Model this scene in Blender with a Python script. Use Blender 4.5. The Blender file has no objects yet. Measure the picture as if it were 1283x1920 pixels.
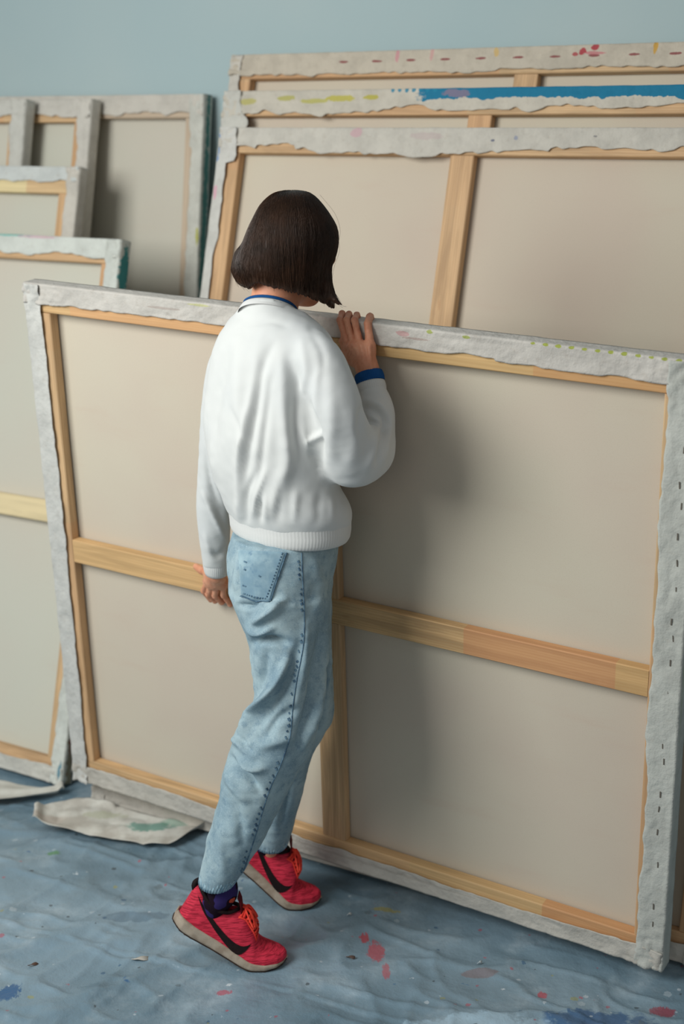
import bpy, math, random
import numpy as np
from mathutils import Vector, Matrix
from mathutils.bvhtree import BVHTree
import openvdb
random.seed(4)
sc = bpy.context.scene
COL = sc.collection
rng = np.random.RandomState(7)

# ------------------------------------------------------------------ camera
F_PX = 2750.0; PITCH = math.radians(14.7); CAM_H = 1.75
cd = bpy.data.cameras.new('camera'); cam = bpy.data.objects.new('camera', cd); COL.objects.link(cam)
cd.sensor_fit = 'VERTICAL'; cd.sensor_height = 36.0; cd.lens = F_PX/1920*36.0
cam.location = (0, 0, CAM_H); cam.rotation_euler = (math.radians(90)-PITCH, 0, 0)
cd.dof.use_dof = True; cd.dof.focus_distance = 2.95; cd.dof.aperture_fstop = 2.4
cd.clip_start = 0.05
sc.camera = cam
# ------------------------------------------------------------------ light
wd = bpy.data.worlds.new('world'); sc.world = wd; wd.use_nodes = True
wd.node_tree.nodes['Background'].inputs[0].default_value = (0.74, 0.80, 0.83, 1)
wd.node_tree.nodes['Background'].inputs[1].default_value = 0.29
def area(name, loc, target, size, size_y, power, color):
    l = bpy.data.lights.new(name, 'AREA'); l.shape = 'RECTANGLE'; l.size = size; l.size_y = size_y
    l.energy = power; l.color = color
    o = bpy.data.objects.new(name, l); COL.objects.link(o); o.location = loc
    o.rotation_euler = (Vector(target)-Vector(loc)).to_track_quat('-Z', 'Y').to_euler()
    return o
area('window_light', (-2.25, 1.55, 2.35), (-0.1, 3.0, 1.0), 1.6, 1.5, 94, (0.97, 1.0, 0.98))
area('fill_light', (-1.0, -2.6, 2.3), (0.3, 3.0, 1.3), 2.4, 1.6, 16, (1.0, 0.93, 0.84))  # weak warm fill lamp added behind the camera, not a window
vs = sc.view_settings; vs.view_transform = 'Standard'; vs.look = 'None'; vs.gamma = 1; vs.exposure = 0.0; vs.use_curve_mapping = False

CP, SP = math.cos(PITCH), math.sin(PITCH)
def ray(px, py):
    X = px-641.5; U = 960-py
    return np.array([X, F_PX*CP+U*SP, U*CP-F_PX*SP])/F_PX
C0 = np.array([0, 0, CAM_H])
def at(px, py, Y):
    r = ray(px, py); return C0+r*(Y/r[1])
def proj(P):
    P = np.asarray(P, float); z = P[..., 2]-CAM_H; y = P[..., 1]
    d = y*CP-z*SP; u = y*SP+z*CP
    return np.stack([641.5+F_PX*P[..., 0]/d, 960-F_PX*u/d], -1)
def mper(P):          # metres per pixel at a point
    return (P[1]*CP-(P[2]-CAM_H)*SP)/F_PX

# ------------------------------------------------------------------ helpers
def s2l(c):
    c = np.array(c, float)/255.0
    l = np.where(c <= 0.04045, c/12.92, ((c+0.055)/1.055)**2.4)
    return (float(l[0]), float(l[1]), float(l[2]), 1.0)
def tag(o, label=None, cat=None, group=None, kind=None):
    if label: o['label'] = label
    if cat: o['category'] = cat
    if group: o['group'] = group
    if kind: o['kind'] = kind
    return o
def empty(name, M=None):
    o = bpy.data.objects.new(name, None); COL.objects.link(o); o.empty_display_size = 0.1
    if M is not None: o.matrix_world = M
    return o
def mesh_obj(name, V, Fc, mat=None, parent=None, smooth=True, uv=None, loc=None):
    me = bpy.data.meshes.new(name)
    V = np.asarray(V, float)
    me.from_pydata([tuple(v) for v in V], [], [tuple(int(i) for i in f) for f in Fc])
    me.update()
    if smooth: me.polygons.foreach_set('use_smooth', [True]*len(me.polygons))
    if uv is not None:
        ul = me.uv_layers.new(name='UVMap')
        idx = np.zeros(len(me.loops), np.int32); me.loops.foreach_get('vertex_index', idx)
        ul.data.foreach_set('uv', np.asarray(uv, np.float32)[idx].ravel())
    o = bpy.data.objects.new(name, me); COL.objects.link(o)
    if mat: me.materials.append(mat)
    if parent is not None: o.parent = parent
    return o
def grid_faces(nu, nv, closed_v=False, off=0):
    Fc = []
    for i in range(nu-1):
        for j in range(nv if closed_v else nv-1):
            a = off+i*nv+j; b = off+i*nv+(j+1) % nv; c = off+(i+1)*nv+(j+1) % nv; d = off+(i+1)*nv+j
            Fc.append((a, b, c, d))
    return Fc
def tube(pts, rads, seg=8, cap=True):
    pts = np.asarray(pts, float); n = len(pts)
    rads = np.full(n, rads) if np.isscalar(rads) else np.asarray(rads, float)
    T = np.gradient(pts, axis=0); T /= np.linalg.norm(T, axis=1)[:, None]+1e-12
    up = np.array([0, 0, 1.0]) if abs(T[0][2]) < .9 else np.array([1.0, 0, 0])
    N = np.cross(T[0], up); N /= np.linalg.norm(N); V = []
    for i in range(n):
        N = N-T[i]*(N@T[i]); N /= np.linalg.norm(N); B = np.cross(T[i], N)
        for k in range(seg):
            a = 2*math.pi*k/seg; V.append(pts[i]+rads[i]*(math.cos(a)*N+math.sin(a)*B))
    Fc = grid_faces(n, seg, True)
    if cap:
        Fc.append(tuple(range(seg))[::-1]); Fc.append(tuple((n-1)*seg+k for k in range(seg)))
    return np.array(V), Fc
def merge(parts):
    V = []; Fc = []; o = 0
    for v, f in parts:
        V.append(np.asarray(v)); Fc += [tuple(i+o for i in q) for q in f]; o += len(v)
    return np.concatenate(V), Fc
def catmull(P, n):
    P = np.asarray(P, float); Q = np.vstack([2*P[0]-P[1], P, 2*P[-1]-P[-2]]); out = []
    m = len(P)-1
    for t in np.linspace(0, m, n):
        i = min(int(t), m-1); f = t-i; a, b, c, d = Q[i], Q[i+1], Q[i+2], Q[i+3]
        out.append(.5*((2*b)+(c-a)*f+(2*a-5*b+4*c-d)*f*f+(3*b-a-3*c+d)*f**3))
    return np.array(out)
_T = np.random.RandomState(3).rand(32, 32, 32).astype(np.float32)
def noise3(P, s=1.0, off=0.0):
    """smooth value noise in -1..1, s = cells per metre"""
    Q = np.asarray(P)*s+off+100.0
    i = np.floor(Q).astype(int); f = Q-i; f = f*f*(3-2*f); i &= 31; j = (i+1) & 31
    def g(a, b, c): return _T[a, b, c]
    x0, y0, z0 = i[..., 0], i[..., 1], i[..., 2]; x1, y1, z1 = j[..., 0], j[..., 1], j[..., 2]
    fx, fy, fz = f[..., 0], f[..., 1], f[..., 2]
    a = g(x0, y0, z0)*(1-fx)+g(x1, y0, z0)*fx; b = g(x0, y1, z0)*(1-fx)+g(x1, y1, z0)*fx
    c = g(x0, y0, z1)*(1-fx)+g(x1, y0, z1)*fx; d = g(x0, y1, z1)*(1-fx)+g(x1, y1, z1)*fx
    return 2*((a*(1-fy)+b*fy)*(1-fz)+(c*(1-fy)+d*fy)*fz)-1

# ------------------------------------------------------------------ materials
class NT:
    def __init__(s, name):
        s.m = bpy.data.materials.new(name); s.m.use_nodes = True; s.t = s.m.node_tree
        s.b = s.t.nodes['Principled BSDF']
    def n(s, typ, **kw):
        nd = s.t.nodes.new(typ)
        for k, v in kw.items():
            if k.startswith('i_'):
                key = k[2:]; key = int(key) if key.isdigit() else key
                nd.inputs[key].default_value = v
            else: setattr(nd, k, v)
        return nd
    def l(s, a, b): s.t.links.new(a, b)
    def math(s, op, a, b=None, c=None, clamp=False):
        nd = s.n('ShaderNodeMath', operation=op); nd.use_clamp = clamp
        for i, v in enumerate((a, b, c)):
            if v is None: continue
            if isinstance(v, (int, float)): nd.inputs[i].default_value = v
            else: s.l(v, nd.inputs[i])
        return nd.outputs[0]
    def mix(s, fac, a, b):
        nd = s.n('ShaderNodeMix', data_type='RGBA')
        for k, v in ((0, fac), (6, a), (7, b)):
            if isinstance(v, (int, float)): nd.inputs[k].default_value = v
            elif isinstance(v, tuple): nd.inputs[k].default_value = v
            else: s.l(v, nd.inputs[k])
        return nd.outputs[2]
    def noise(s, vec, scale, detail=3, rough=.5, out=0, dist=0):
        nd = s.n('ShaderNodeTexNoise'); nd.inputs['Scale'].default_value = scale
        nd.inputs['Detail'].default_value = detail; nd.inputs['Roughness'].default_value = rough
        nd.inputs['Distortion'].default_value = dist
        if vec is not None: s.l(vec, nd.inputs['Vector'])
        return nd.outputs[out]
    def rampv(s, v, lo, hi):   # smooth 0..1
        nd = s.n('ShaderNodeMapRange', interpolation_type='SMOOTHSTEP')
        s.l(v, nd.inputs[0]); nd.inputs[1].default_value = lo; nd.inputs[2].default_value = hi
        return nd.outputs[0]
    def mapping(s, vec, scale=(1, 1, 1), loc=(0, 0, 0)):
        nd = s.n('ShaderNodeMapping'); nd.inputs['Scale'].default_value = scale; nd.inputs['Location'].default_value = loc
        s.l(vec, nd.inputs['Vector']); return nd.outputs[0]
    def bump(s, h, strength=.3, dist=.001, prev=None):
        nd = s.n('ShaderNodeBump'); nd.inputs['Strength'].default_value = strength; nd.inputs['Distance'].default_value = dist
        s.l(h, nd.inputs['Height'])
        if prev is not None: s.l(prev, nd.inputs['Normal'])
        return nd.outputs[0]
    def col(s, c):
        if isinstance(c, tuple): s.b.inputs['Base Color'].default_value = c
        else: s.l(c, s.b.inputs['Base Color'])
    def set(s, rough=.8, spec=.3, **kw):
        s.b.inputs['Roughness'].default_value = rough; s.b.inputs['Specular IOR Level'].default_value = spec
        for k, v in kw.items(): s.b.inputs[k.replace('_', ' ')].default_value = v
    def nrm(s, n): s.l(n, s.b.inputs['Normal'])

def cloth_mat(name, c1, c2, scale=6, weave=900, rough=.9, bump=.25, third=None, coord='Object', sheen=0.0):
    t = NT(name); tc = t.n('ShaderNodeTexCoord').outputs[coord]
    f = t.rampv(t.noise(tc, scale, 5, .6), .35, .65)
    c = t.mix(f, s2l(c1), s2l(c2))
    if third: c = t.mix(t.rampv(t.noise(tc, scale*2.7, 4, .6), .55, .75), c, s2l(third))
    t.col(c); t.set(rough, .15)
    if sheen: t.b.inputs['Sheen Weight'].default_value = sheen
    t.nrm(t.bump(t.noise(tc, weave, 2, .5), bump, .0006))
    return t.m
def wood_mat(name, base=(204, 172, 132), joints=None, seed=0.0):
    """pine: grain along U (metres), finger jointed pieces change tone"""
    t = NT(name); uv = t.n('ShaderNodeTexCoord').outputs['UV']
    v = t.mapping(uv, (3.0, 45, 1), (seed, seed*3, 0))
    g = t.noise(v, 1.0, 5, .6, dist=.8)
    c = t.mix(t.rampv(g, .3, .7), s2l([b*.86 for b in base]), s2l([min(250, b*1.08) for b in base]))
    w = t.n('ShaderNodeTexWave', wave_type='BANDS', bands_direction='Y'); w.inputs['Scale'].default_value = 2.2
    w.inputs['Distortion'].default_value = 6; w.inputs['Detail'].default_value = 2
    t.l(t.mapping(uv, (1.2, 22, 1), (seed, 0, 0)), w.inputs['Vector'])
    c = t.mix(t.math('MULTIPLY', w.outputs['Fac'], .30), c, s2l([base[0]*.82, base[1]*.72, base[2]*.62]))
    sep = t.n('ShaderNodeSeparateXYZ'); t.l(uv, sep.inputs[0]); u = sep.outputs[0]
    if joints:
        for (a, b, cc, st) in joints:
            m = t.math('MULTIPLY', t.math('GREATER_THAN', u, a), t.math('LESS_THAN', u, b))
            c = t.mix(t.math('MULTIPLY', m, st), c, s2l(cc))
    else:
        wn = t.n('ShaderNodeTexWhiteNoise', noise_dimensions='1D')
        t.l(t.math('FLOOR', t.math('ADD', t.math('MULTIPLY', u, 2.3), seed*7.1)), wn.inputs['W'])
        c = t.mix(t.math('MULTIPLY', wn.outputs['Value'], .42), c, s2l((205, 148, 104)))
    k = t.rampv(t.noise(t.mapping(uv, (9, 30, 1), (seed*5, 2, 0)), 1.0, 2), .70, .78)
    c = t.mix(t.math('MULTIPLY', k, .35), c, s2l((165, 110, 70)))
    t.col(c); t.set(.62, .3); t.nrm(t.bump(g, .15, .0008))
    return t.m
def sheet_mat(name, base=(203, 193, 174), pink=(200, 184, 168)):
    t = NT(name); tc = t.n('ShaderNodeTexCoord').outputs['UV']
    f = t.rampv(t.noise(tc, 1.6, 3, .55), .3, .75)
    c = t.mix(f, s2l(base), s2l(pink))
    c = t.mix(t.math('MULTIPLY', t.rampv(t.noise(t.mapping(tc, (3, 14, 1)), 1.0, 4, .6), .56, .8), .10), c, s2l((190, 140, 120)))
    c = t.mix(t.math('MULTIPLY', t.rampv(t.noise(tc, 420, 2, .6), .5, .72), .12), c, s2l((165, 148, 122)))
    t.col(c); t.set(.92, .12)
    wv = t.noise(tc, 600, 2, .6); lo = t.noise(tc, 3.0, 2)
    t.nrm(t.bump(wv, .22, .0006, t.bump(lo, .25, .006)))
    return t.m
def fold_mat(name, spots=(), bands=(), base=(198, 192, 182), dirt=.5, seed=0.0):
    """primed canvas folded over the bars; spots: (u, v, ru, rv, colour, strength) in metres along / across the edge"""
    t = NT(name); uv = t.n('ShaderNodeTexCoord').outputs['UV']
    sep = t.n('ShaderNodeSeparateXYZ'); t.l(uv, sep.inputs[0]); u, v = sep.outputs[0], sep.outputs[1]
    uvs = t.mapping(uv, (1, 1, 1), (seed, seed, 0))
    n1 = t.noise(uvs, 14, 4, .6); n2 = t.noise(uvs, 55, 4, .65)
    c = t.mix(t.rampv(n1, .35, .7), s2l(base), s2l([b*.93 for b in base]))
    c = t.mix(t.math('MULTIPLY', t.rampv(n2, .50, .8), .55*dirt), c, s2l((150, 135, 118)))
    for (a, b, v0, cc, amp) in bands:      # paint band between the outer edge and a torn line at v0
        edge = t.math('ADD', v0, t.math('MULTIPLY', t.math('SUBTRACT', t.noise(t.mapping(uv, (1, .2, 1), (seed, 0, 0)), 16, 4, .6), .5), amp))
        m = t.math('MULTIPLY', t.math('LESS_THAN', v, edge), t.math('MULTIPLY', t.rampv(t.math('ADD', u, t.math('MULTIPLY', n2, .1)), a, a+.02), t.math('LESS_THAN', u, b)))
        c = t.mix(m, c, s2l(cc))
    for (su, sv, ru, rv, cc, st) in spots:
        du = t.math('DIVIDE', t.math('SUBTRACT', u, su), ru); dv = t.math('DIVIDE', t.math('SUBTRACT', v, sv), rv)
        d = t.math('ADD', t.math('MULTIPLY', du, du), t.math('MULTIPLY', dv, dv))
        d = t.math('ADD', d, t.math('MULTIPLY', t.math('SUBTRACT', n2, .5), 2.6))
        m = t.math('MULTIPLY', t.math('SUBTRACT', 1.0, t.rampv(d, .6, 1.0)), st)
        c = t.mix(m, c, s2l(cc))
    t.col(c); t.set(.75, .2)
    t.nrm(t.bump(t.noise(uv, 500, 2), .15, .0005, t.bump(t.noise(uvs, 60, 4, .6), .8, .004)))
    return t.m
def plain(name, c, rough=.6, spec=.3, metallic=0):
    t = NT(name); tc = t.n('ShaderNodeTexCoord').outputs['Object']
    n = t.noise(tc, 40, 3); t.col(t.mix(t.math('MULTIPLY', n, .3), s2l(c), s2l([x*.8 for x in c])))
    t.set(rough, spec); t.b.inputs['Metallic'].default_value = metallic
    return t.m

# ------------------------------------------------------------------ the room
YAW = math.radians(31)
U = np.array([math.cos(YAW), -math.sin(YAW), 0]); N = np.array([math.sin(YAW), math.cos(YAW), 0])
WALL_D = 3.545
def box(name, c0, c1, mat, M=None, parent=None):
    x0, y0, z0 = c0; x1, y1, z1 = c1
    V = [(x0, y0, z0), (x1, y0, z0), (x1, y1, z0), (x0, y1, z0), (x0, y0, z1), (x1, y0, z1), (x1, y1, z1), (x0, y1, z1)]
    o = mesh_obj(name, V, [(0, 3, 2, 1), (4, 5, 6, 7), (0, 1, 5, 4), (1, 2, 6, 5), (2, 3, 7, 6), (3, 0, 4, 7)], mat, parent, smooth=False)
    if M is not None: o.matrix_world = M
    return o
t = NT('wall_paint'); tc = t.n('ShaderNodeTexCoord').outputs['Object']
t.col(t.mix(t.rampv(t.noise(tc, 1.3, 4), .3, .7), s2l((166, 184, 186)), s2l((174, 188, 188)))); t.set(.85, .2)
t.nrm(t.bump(t.noise(tc, 120, 3), .12, .001))
WALL = t.m
RW = Matrix(((U[0], N[0], 0, 0), (U[1], N[1], 0, 0), (0, 0, 1, 0), (0, 0, 0, 1)))
wall = box('wall_back', (-6.5, WALL_D, -.05), (3.5, WALL_D+.12, 3.2), WALL, RW); tag(wall, kind='structure')
t = NT('concrete'); tc = t.n('ShaderNodeTexCoord').outputs['Object']
t.col(t.mix(t.noise(tc, 3, 4), s2l((110, 108, 104)), s2l((135, 132, 128)))); t.set(.8)
fl = box('floor', (-6.5, -3.5, -.12), (3.5, WALL_D, -.02), t.m, RW); tag(fl, kind='structure')

# plastic drop sheet, wrinkled
def sheet_height(P):
    x, y = P[..., 0], P[..., 1]; Q = np.stack([x, y, 0*x], -1)
    a = noise3(Q, 2.2)*.006+noise3(Q, 5, 7)*.0040
    w = noise3(Q, 3.1, 3)*.12; q = x*.55+y*.9+w
    Q2 = np.stack([(x*.80+y*.6)*2.3+w*2, (-x*.6+y*.8)*9+w*7, 0*x], -1)
    b = (1-np.abs(noise3(Q2, 1.0, 11)))**3*.011
    Q3 = np.stack([(x*.9-y*.45)*5+w*4, (x*.45+y*.9)*19+w*9, 0*x], -1)
    c = (1-np.abs(noise3(Q3, 1.0, 21)))**4*.0075
    Q4 = np.stack([(x*.3+y*.95)*4, (x*.95-y*.3)*15+w*12, 0*x], -1)
    d = (1-np.abs(noise3(Q4, 1.0, 31)))**5*.006
    # the welded crease that runs across the sheet
    l = (y-2.95)+(x+.65)*.42; cr = np.exp(-(l/.006)**2)*.003-np.exp(-((l+.012)/.008)**2)*.002
    z = a+b+c+d+cr-.0165
    for (fx, fy, rr_) in ((-.20, 2.83, .10), (-.13, 3.09, .09), (-.13, 2.83, .07), (-.06, 3.09, .06)):
        w = np.exp(-(((x-fx)**2+(y-fy)**2)/rr_**2)**2); z = z*(1-w)-.0012*w
    return z
nx, ny = 620, 420
S, D = np.meshgrid(np.linspace(-3.7, .9, nx), np.linspace(.9, WALL_D-.01, ny), indexing='ij')
P = S[..., None]*U+D[..., None]*N; P[..., 2] = sheet_height(P)
# keep the sheet flat where the stacks stand
def SH(x, y): return float(sheet_height(np.array([x, y, 0.0])))
k = np.clip((D-2.66)/.08, 0, 1); P[..., 2] = P[..., 2]*(1-k)+(-.003)*k
P[..., 2] = np.minimum(P[..., 2], 0.0)
t = NT('drop_sheet_plastic'); tc = t.n('ShaderNodeTexCoord').outputs['Object']
c = t.mix(t.rampv(t.noise(tc, 1.5, 5, .6), .3, .7), s2l((134, 156, 170)), s2l((98, 122, 136)))
c = t.mix(t.math('MULTIPLY', t.rampv(t.noise(tc, 4.5, 5, .65), .48, .75), .6), c, s2l((178, 192, 200)))
c = t.mix(t.math('MULTIPLY', t.rampv(t.noise(t.mapping(tc, (1, 1, 1), (5, 2, 0)), 3.0, 5, .7), .52, .75), .55), c, s2l((104, 118, 124)))
for i, (cc, sca, thr, st) in enumerate([((186, 62, 78), 9, .715, .75), ((38, 92, 140), 7, .70, .8), ((66, 120, 110), 8, .73, .6), ((178, 160, 74), 11, .745, .7),
                                ((215, 222, 226), 15, .69, .75), ((92, 62, 96), 10, .74, .6), ((196, 122, 66), 14, .75, .6), ((52, 60, 66), 17, .745, .7)]):
    nn = t.noise(t.mapping(tc, (1, 1, 1), (i*3.7+1, i*1.9, i)), sca, 4, .72)
    c = t.mix(t.math('MULTIPLY', t.rampv(nn, thr, thr+.035), st), c, s2l(cc))
sep = t.n('ShaderNodeSeparateXYZ'); t.l(tc, sep.inputs[0])
n2 = t.noise(t.mapping(tc, (1.6, .7, 1)), 85, 5, .75); n3 = t.noise(tc, 18, 4, .7)
for (x, y, rx, ry, cc, st, nz) in [(.075, 2.885, .022, .05, (188, 66, 76), .7, n2), (.095, 2.80, .01, .03, (190, 74, 82), .6, n2), (.05, 2.94, .012, .02, (180, 60, 70), .8, n2),
                               (.50, 2.62, .09, .05, (40, 84, 128), .8, n3), (.62, 2.56, .05, .09, (44, 80, 120), .7, n3), (.46, 2.52, .10, .05, (50, 110, 160), .5, n3),
                               (-.70, 2.72, .03, .035, (36, 84, 128), .9, n2), (.66, 2.66, .03, .02, (150, 60, 74), .8, n2), (.1, 3.05, .035, .01, (160, 150, 80), .7, n2),
                               (-.72, 3.33, .02, .012, (92, 140, 90), .8, n2), (.42, 2.72, .012, .012, (178, 70, 84), .8, n2), (-.25, 2.72, .02, .01, (180, 70, 90), .7, n2), (.30, 2.8, .05, .015, (130, 96, 90), .5, n3),
                               (.27, 2.60, .16, .05, (186, 214, 232), .45, n3), (-.48, 3.02, .10, .02, (60, 84, 104), .4, n3)]:
    du = t.math('DIVIDE', t.math('SUBTRACT', sep.outputs[0], x), rx); dv = t.math('DIVIDE', t.math('SUBTRACT', sep.outputs[1], y), ry)
    d = t.math('ADD', t.math('ADD', t.math('MULTIPLY', du, du), t.math('MULTIPLY', dv, dv)), t.math('MULTIPLY', t.math('SUBTRACT', nz, .5), 3.2))
    c = t.mix(t.math('MULTIPLY', t.math('SUBTRACT', 1.0, t.rampv(d, .5, 1.0)), st), c, s2l(cc))
t.col(c); t.set(.36, .5)
for i, (cc, sca, st) in enumerate([((170, 70, 84), 38, .6), ((50, 88, 120), 33, .7), ((196, 204, 210), 45, .5), ((60, 66, 70), 41, .7), ((150, 148, 84), 29, .6), ((186, 196, 202), 27, .4), ((96, 110, 116), 22, .6)]):
    vo = t.n('ShaderNodeTexVoronoi'); vo.inputs['Scale'].default_value = sca; t.l(t.mapping(tc, (1, 1, .2), (i*2.3, i*4.1, 0)), vo.inputs['Vector'])
    sc_ = t.n('ShaderNodeSeparateXYZ'); t.l(vo.outputs['Color'], sc_.inputs[0])
    m = t.math('MULTIPLY', t.math('GREATER_THAN', sc_.outputs[0], .87), t.math('LESS_THAN', t.math('ADD', vo.outputs['Distance'], t.math('MULTIPLY', t.noise(tc, 160, 3, .7), .35)), t.math('MULTIPLY', sc_.outputs[1], .42)))
    c = t.mix(t.math('MULTIPLY', m, st), c, s2l(cc))
t.col(c)
cr1 = t.n('ShaderNodeTexNoise'); cr1.noise_type = 'RIDGED_MULTIFRACTAL'; cr1.inputs['Scale'].default_value = 7; cr1.inputs['Detail'].default_value = 5; t.l(t.mapping(tc, (1, 1.8, 1), (0, 0, 0)), cr1.inputs['Vector'])
t.nrm(t.bump(t.noise(tc, 90, 4, .6), .35, .003, t.bump(cr1.outputs[0], .55, .012, t.bump(t.noise(tc, 22, 4, .6), .45, .008))))
sh = mesh_obj('drop_sheet', P.reshape(-1, 3), grid_faces(nx, ny), t.m)
m = sh.modifiers.new('thick', 'SOLIDIFY'); m.thickness = .0006; m.offset = -1
tag(sh, 'wrinkled blue grey plastic drop sheet spattered with paint, covering the floor', 'drop sheet')

# ------------------------------------------------------------------ stretched canvases
SHEET = sheet_mat('raw_canvas_back'); SHEET_COOL = sheet_mat('raw_canvas_back_cool', (198, 196, 182), (200, 192, 178))
WOODS = [wood_mat('pine_%d' % i, seed=i*1.37+.3) for i in range(4)]
STAPLE = plain('staple_metal', (112, 104, 94), .55, .4, .3)
PRIMED = [fold_mat('primed_fold_%d' % i, seed=i*2.1, base=b) for i, b in enumerate([(200, 193, 182), (202, 196, 186), (198, 195, 186)])]
LAST = [0.0]
def make_bar(name, x0, x1, z0, z1, y0, y1, mat, parent, axis):
    b = .0022; ux, uz = (1, 0) if axis == 0 else (0, 1)
    # eight sided section, bevelled along its length
    if axis == 0: sec = [(y, z) for (y, z) in ((y0+b, z0), (y1-b, z0), (y1, z0+b), (y1, z1-b), (y1-b, z1), (y0+b, z1), (y0, z1-b), (y0, z0+b))]
    else: sec = [(y, x) for (y, x) in ((y0+b, x0), (y1-b, x0), (y1, x0+b), (y1, x1-b), (y1-b, x1), (y0+b, x1), (y0, x1-b), (y0, x0+b))]
    V = []; uv = []; n = 8; L0, L1 = (x0, x1) if axis == 0 else (z0, z1)
    for l in np.linspace(L0, L1, 5):
        for (y, w) in sec:
            V.append((l, y, w) if axis == 0 else (w, y, l)); uv.append((l, w+y))
    Fc = grid_faces(5, 8, True); Fc.append(tuple(range(8))); Fc.append(tuple(32+k for k in range(8)))
    o = mesh_obj(name, V, Fc, mat, parent, smooth=False, uv=uv)
    bm = o.data; 
    return o
def fold_strip(name, W, H, side, dep, wf, mat, parent, seed, staples, rag=.5, lift=0.0, wmod=None):
    """one folded edge; side in top,bottom,left,right"""
    L = W if side in ('top', 'bottom') else H
    n = max(60, int(L/.0055)); ls = np.linspace(0, L, n)
    cs = np.concatenate([np.linspace(-dep, -.002, 6), np.linspace(.0, 1, 15)])
    e1 = np.array([[l, seed*3.1, 0] for l in ls])
    wav = wf*(1+rag*.16*noise3(e1, 7)+rag*.10*noise3(e1, 22, 5)+rag*.05*noise3(e1, 60, 9))
    if wmod is not None: wav = wav*np.array([wmod(l) for l in ls])
    Pt = []; uv = []
    for i, l in enumerate(ls):
        endd = min(l, L-l); miter = 1.0
        for j, cc in enumerate(cs):
            if j < 6: v = cc; depth = -cc; outw = .0014; back = False     # on the outer side
            else: v = cc*wav[i]; depth = 0.0; back = True
            if back:
                q = np.array([l, v*2+seed*5, 0])
                st = 0.0
                puck = 0.0
                if len(staples):
                    ds = np.min(np.abs(staples-l)); puck = -.0012*math.exp(-(ds/.010)**2)*math.exp(-((v-wf*.55)/.012)**2)
                crump = math.exp(-endd/.07)
                h = .0016+puck+.0022*abs(float(noise3(q, 22)))+.0034*max(0, .55-abs(float(noise3(np.array([l*.8+v*1.3, v*.3, seed]), 34))))*(.3+.7*cc)
                h += crump*.010*abs(float(noise3(np.array([l, v, seed]), 62)))
                h += rag*.0025*max(0, float(noise3(np.array([l, seed, 3.]), 13)))*cc**4       # loose lip
                dist_in = v; y = -h-lift
            else:
                dist_in = -outw+.0006*float(noise3(np.array([l, depth, seed]), 30)); y = depth
            if side == 'top': p = (l, y, H-dist_in)
            elif side == 'bottom': p = (l, y, max(dist_in, 0.0))
            elif side == 'left': p = (dist_in, y, l)
            else: p = (W-dist_in, y, l)
            Pt.append(p); uv.append((l, v))
    o = mesh_obj(name, Pt, grid_faces(n, len(cs)), mat, parent, uv=uv)
    m = o.modifiers.new('thick', 'SOLIDIFY'); m.thickness = .0009; m.offset = 0
    return o
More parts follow.
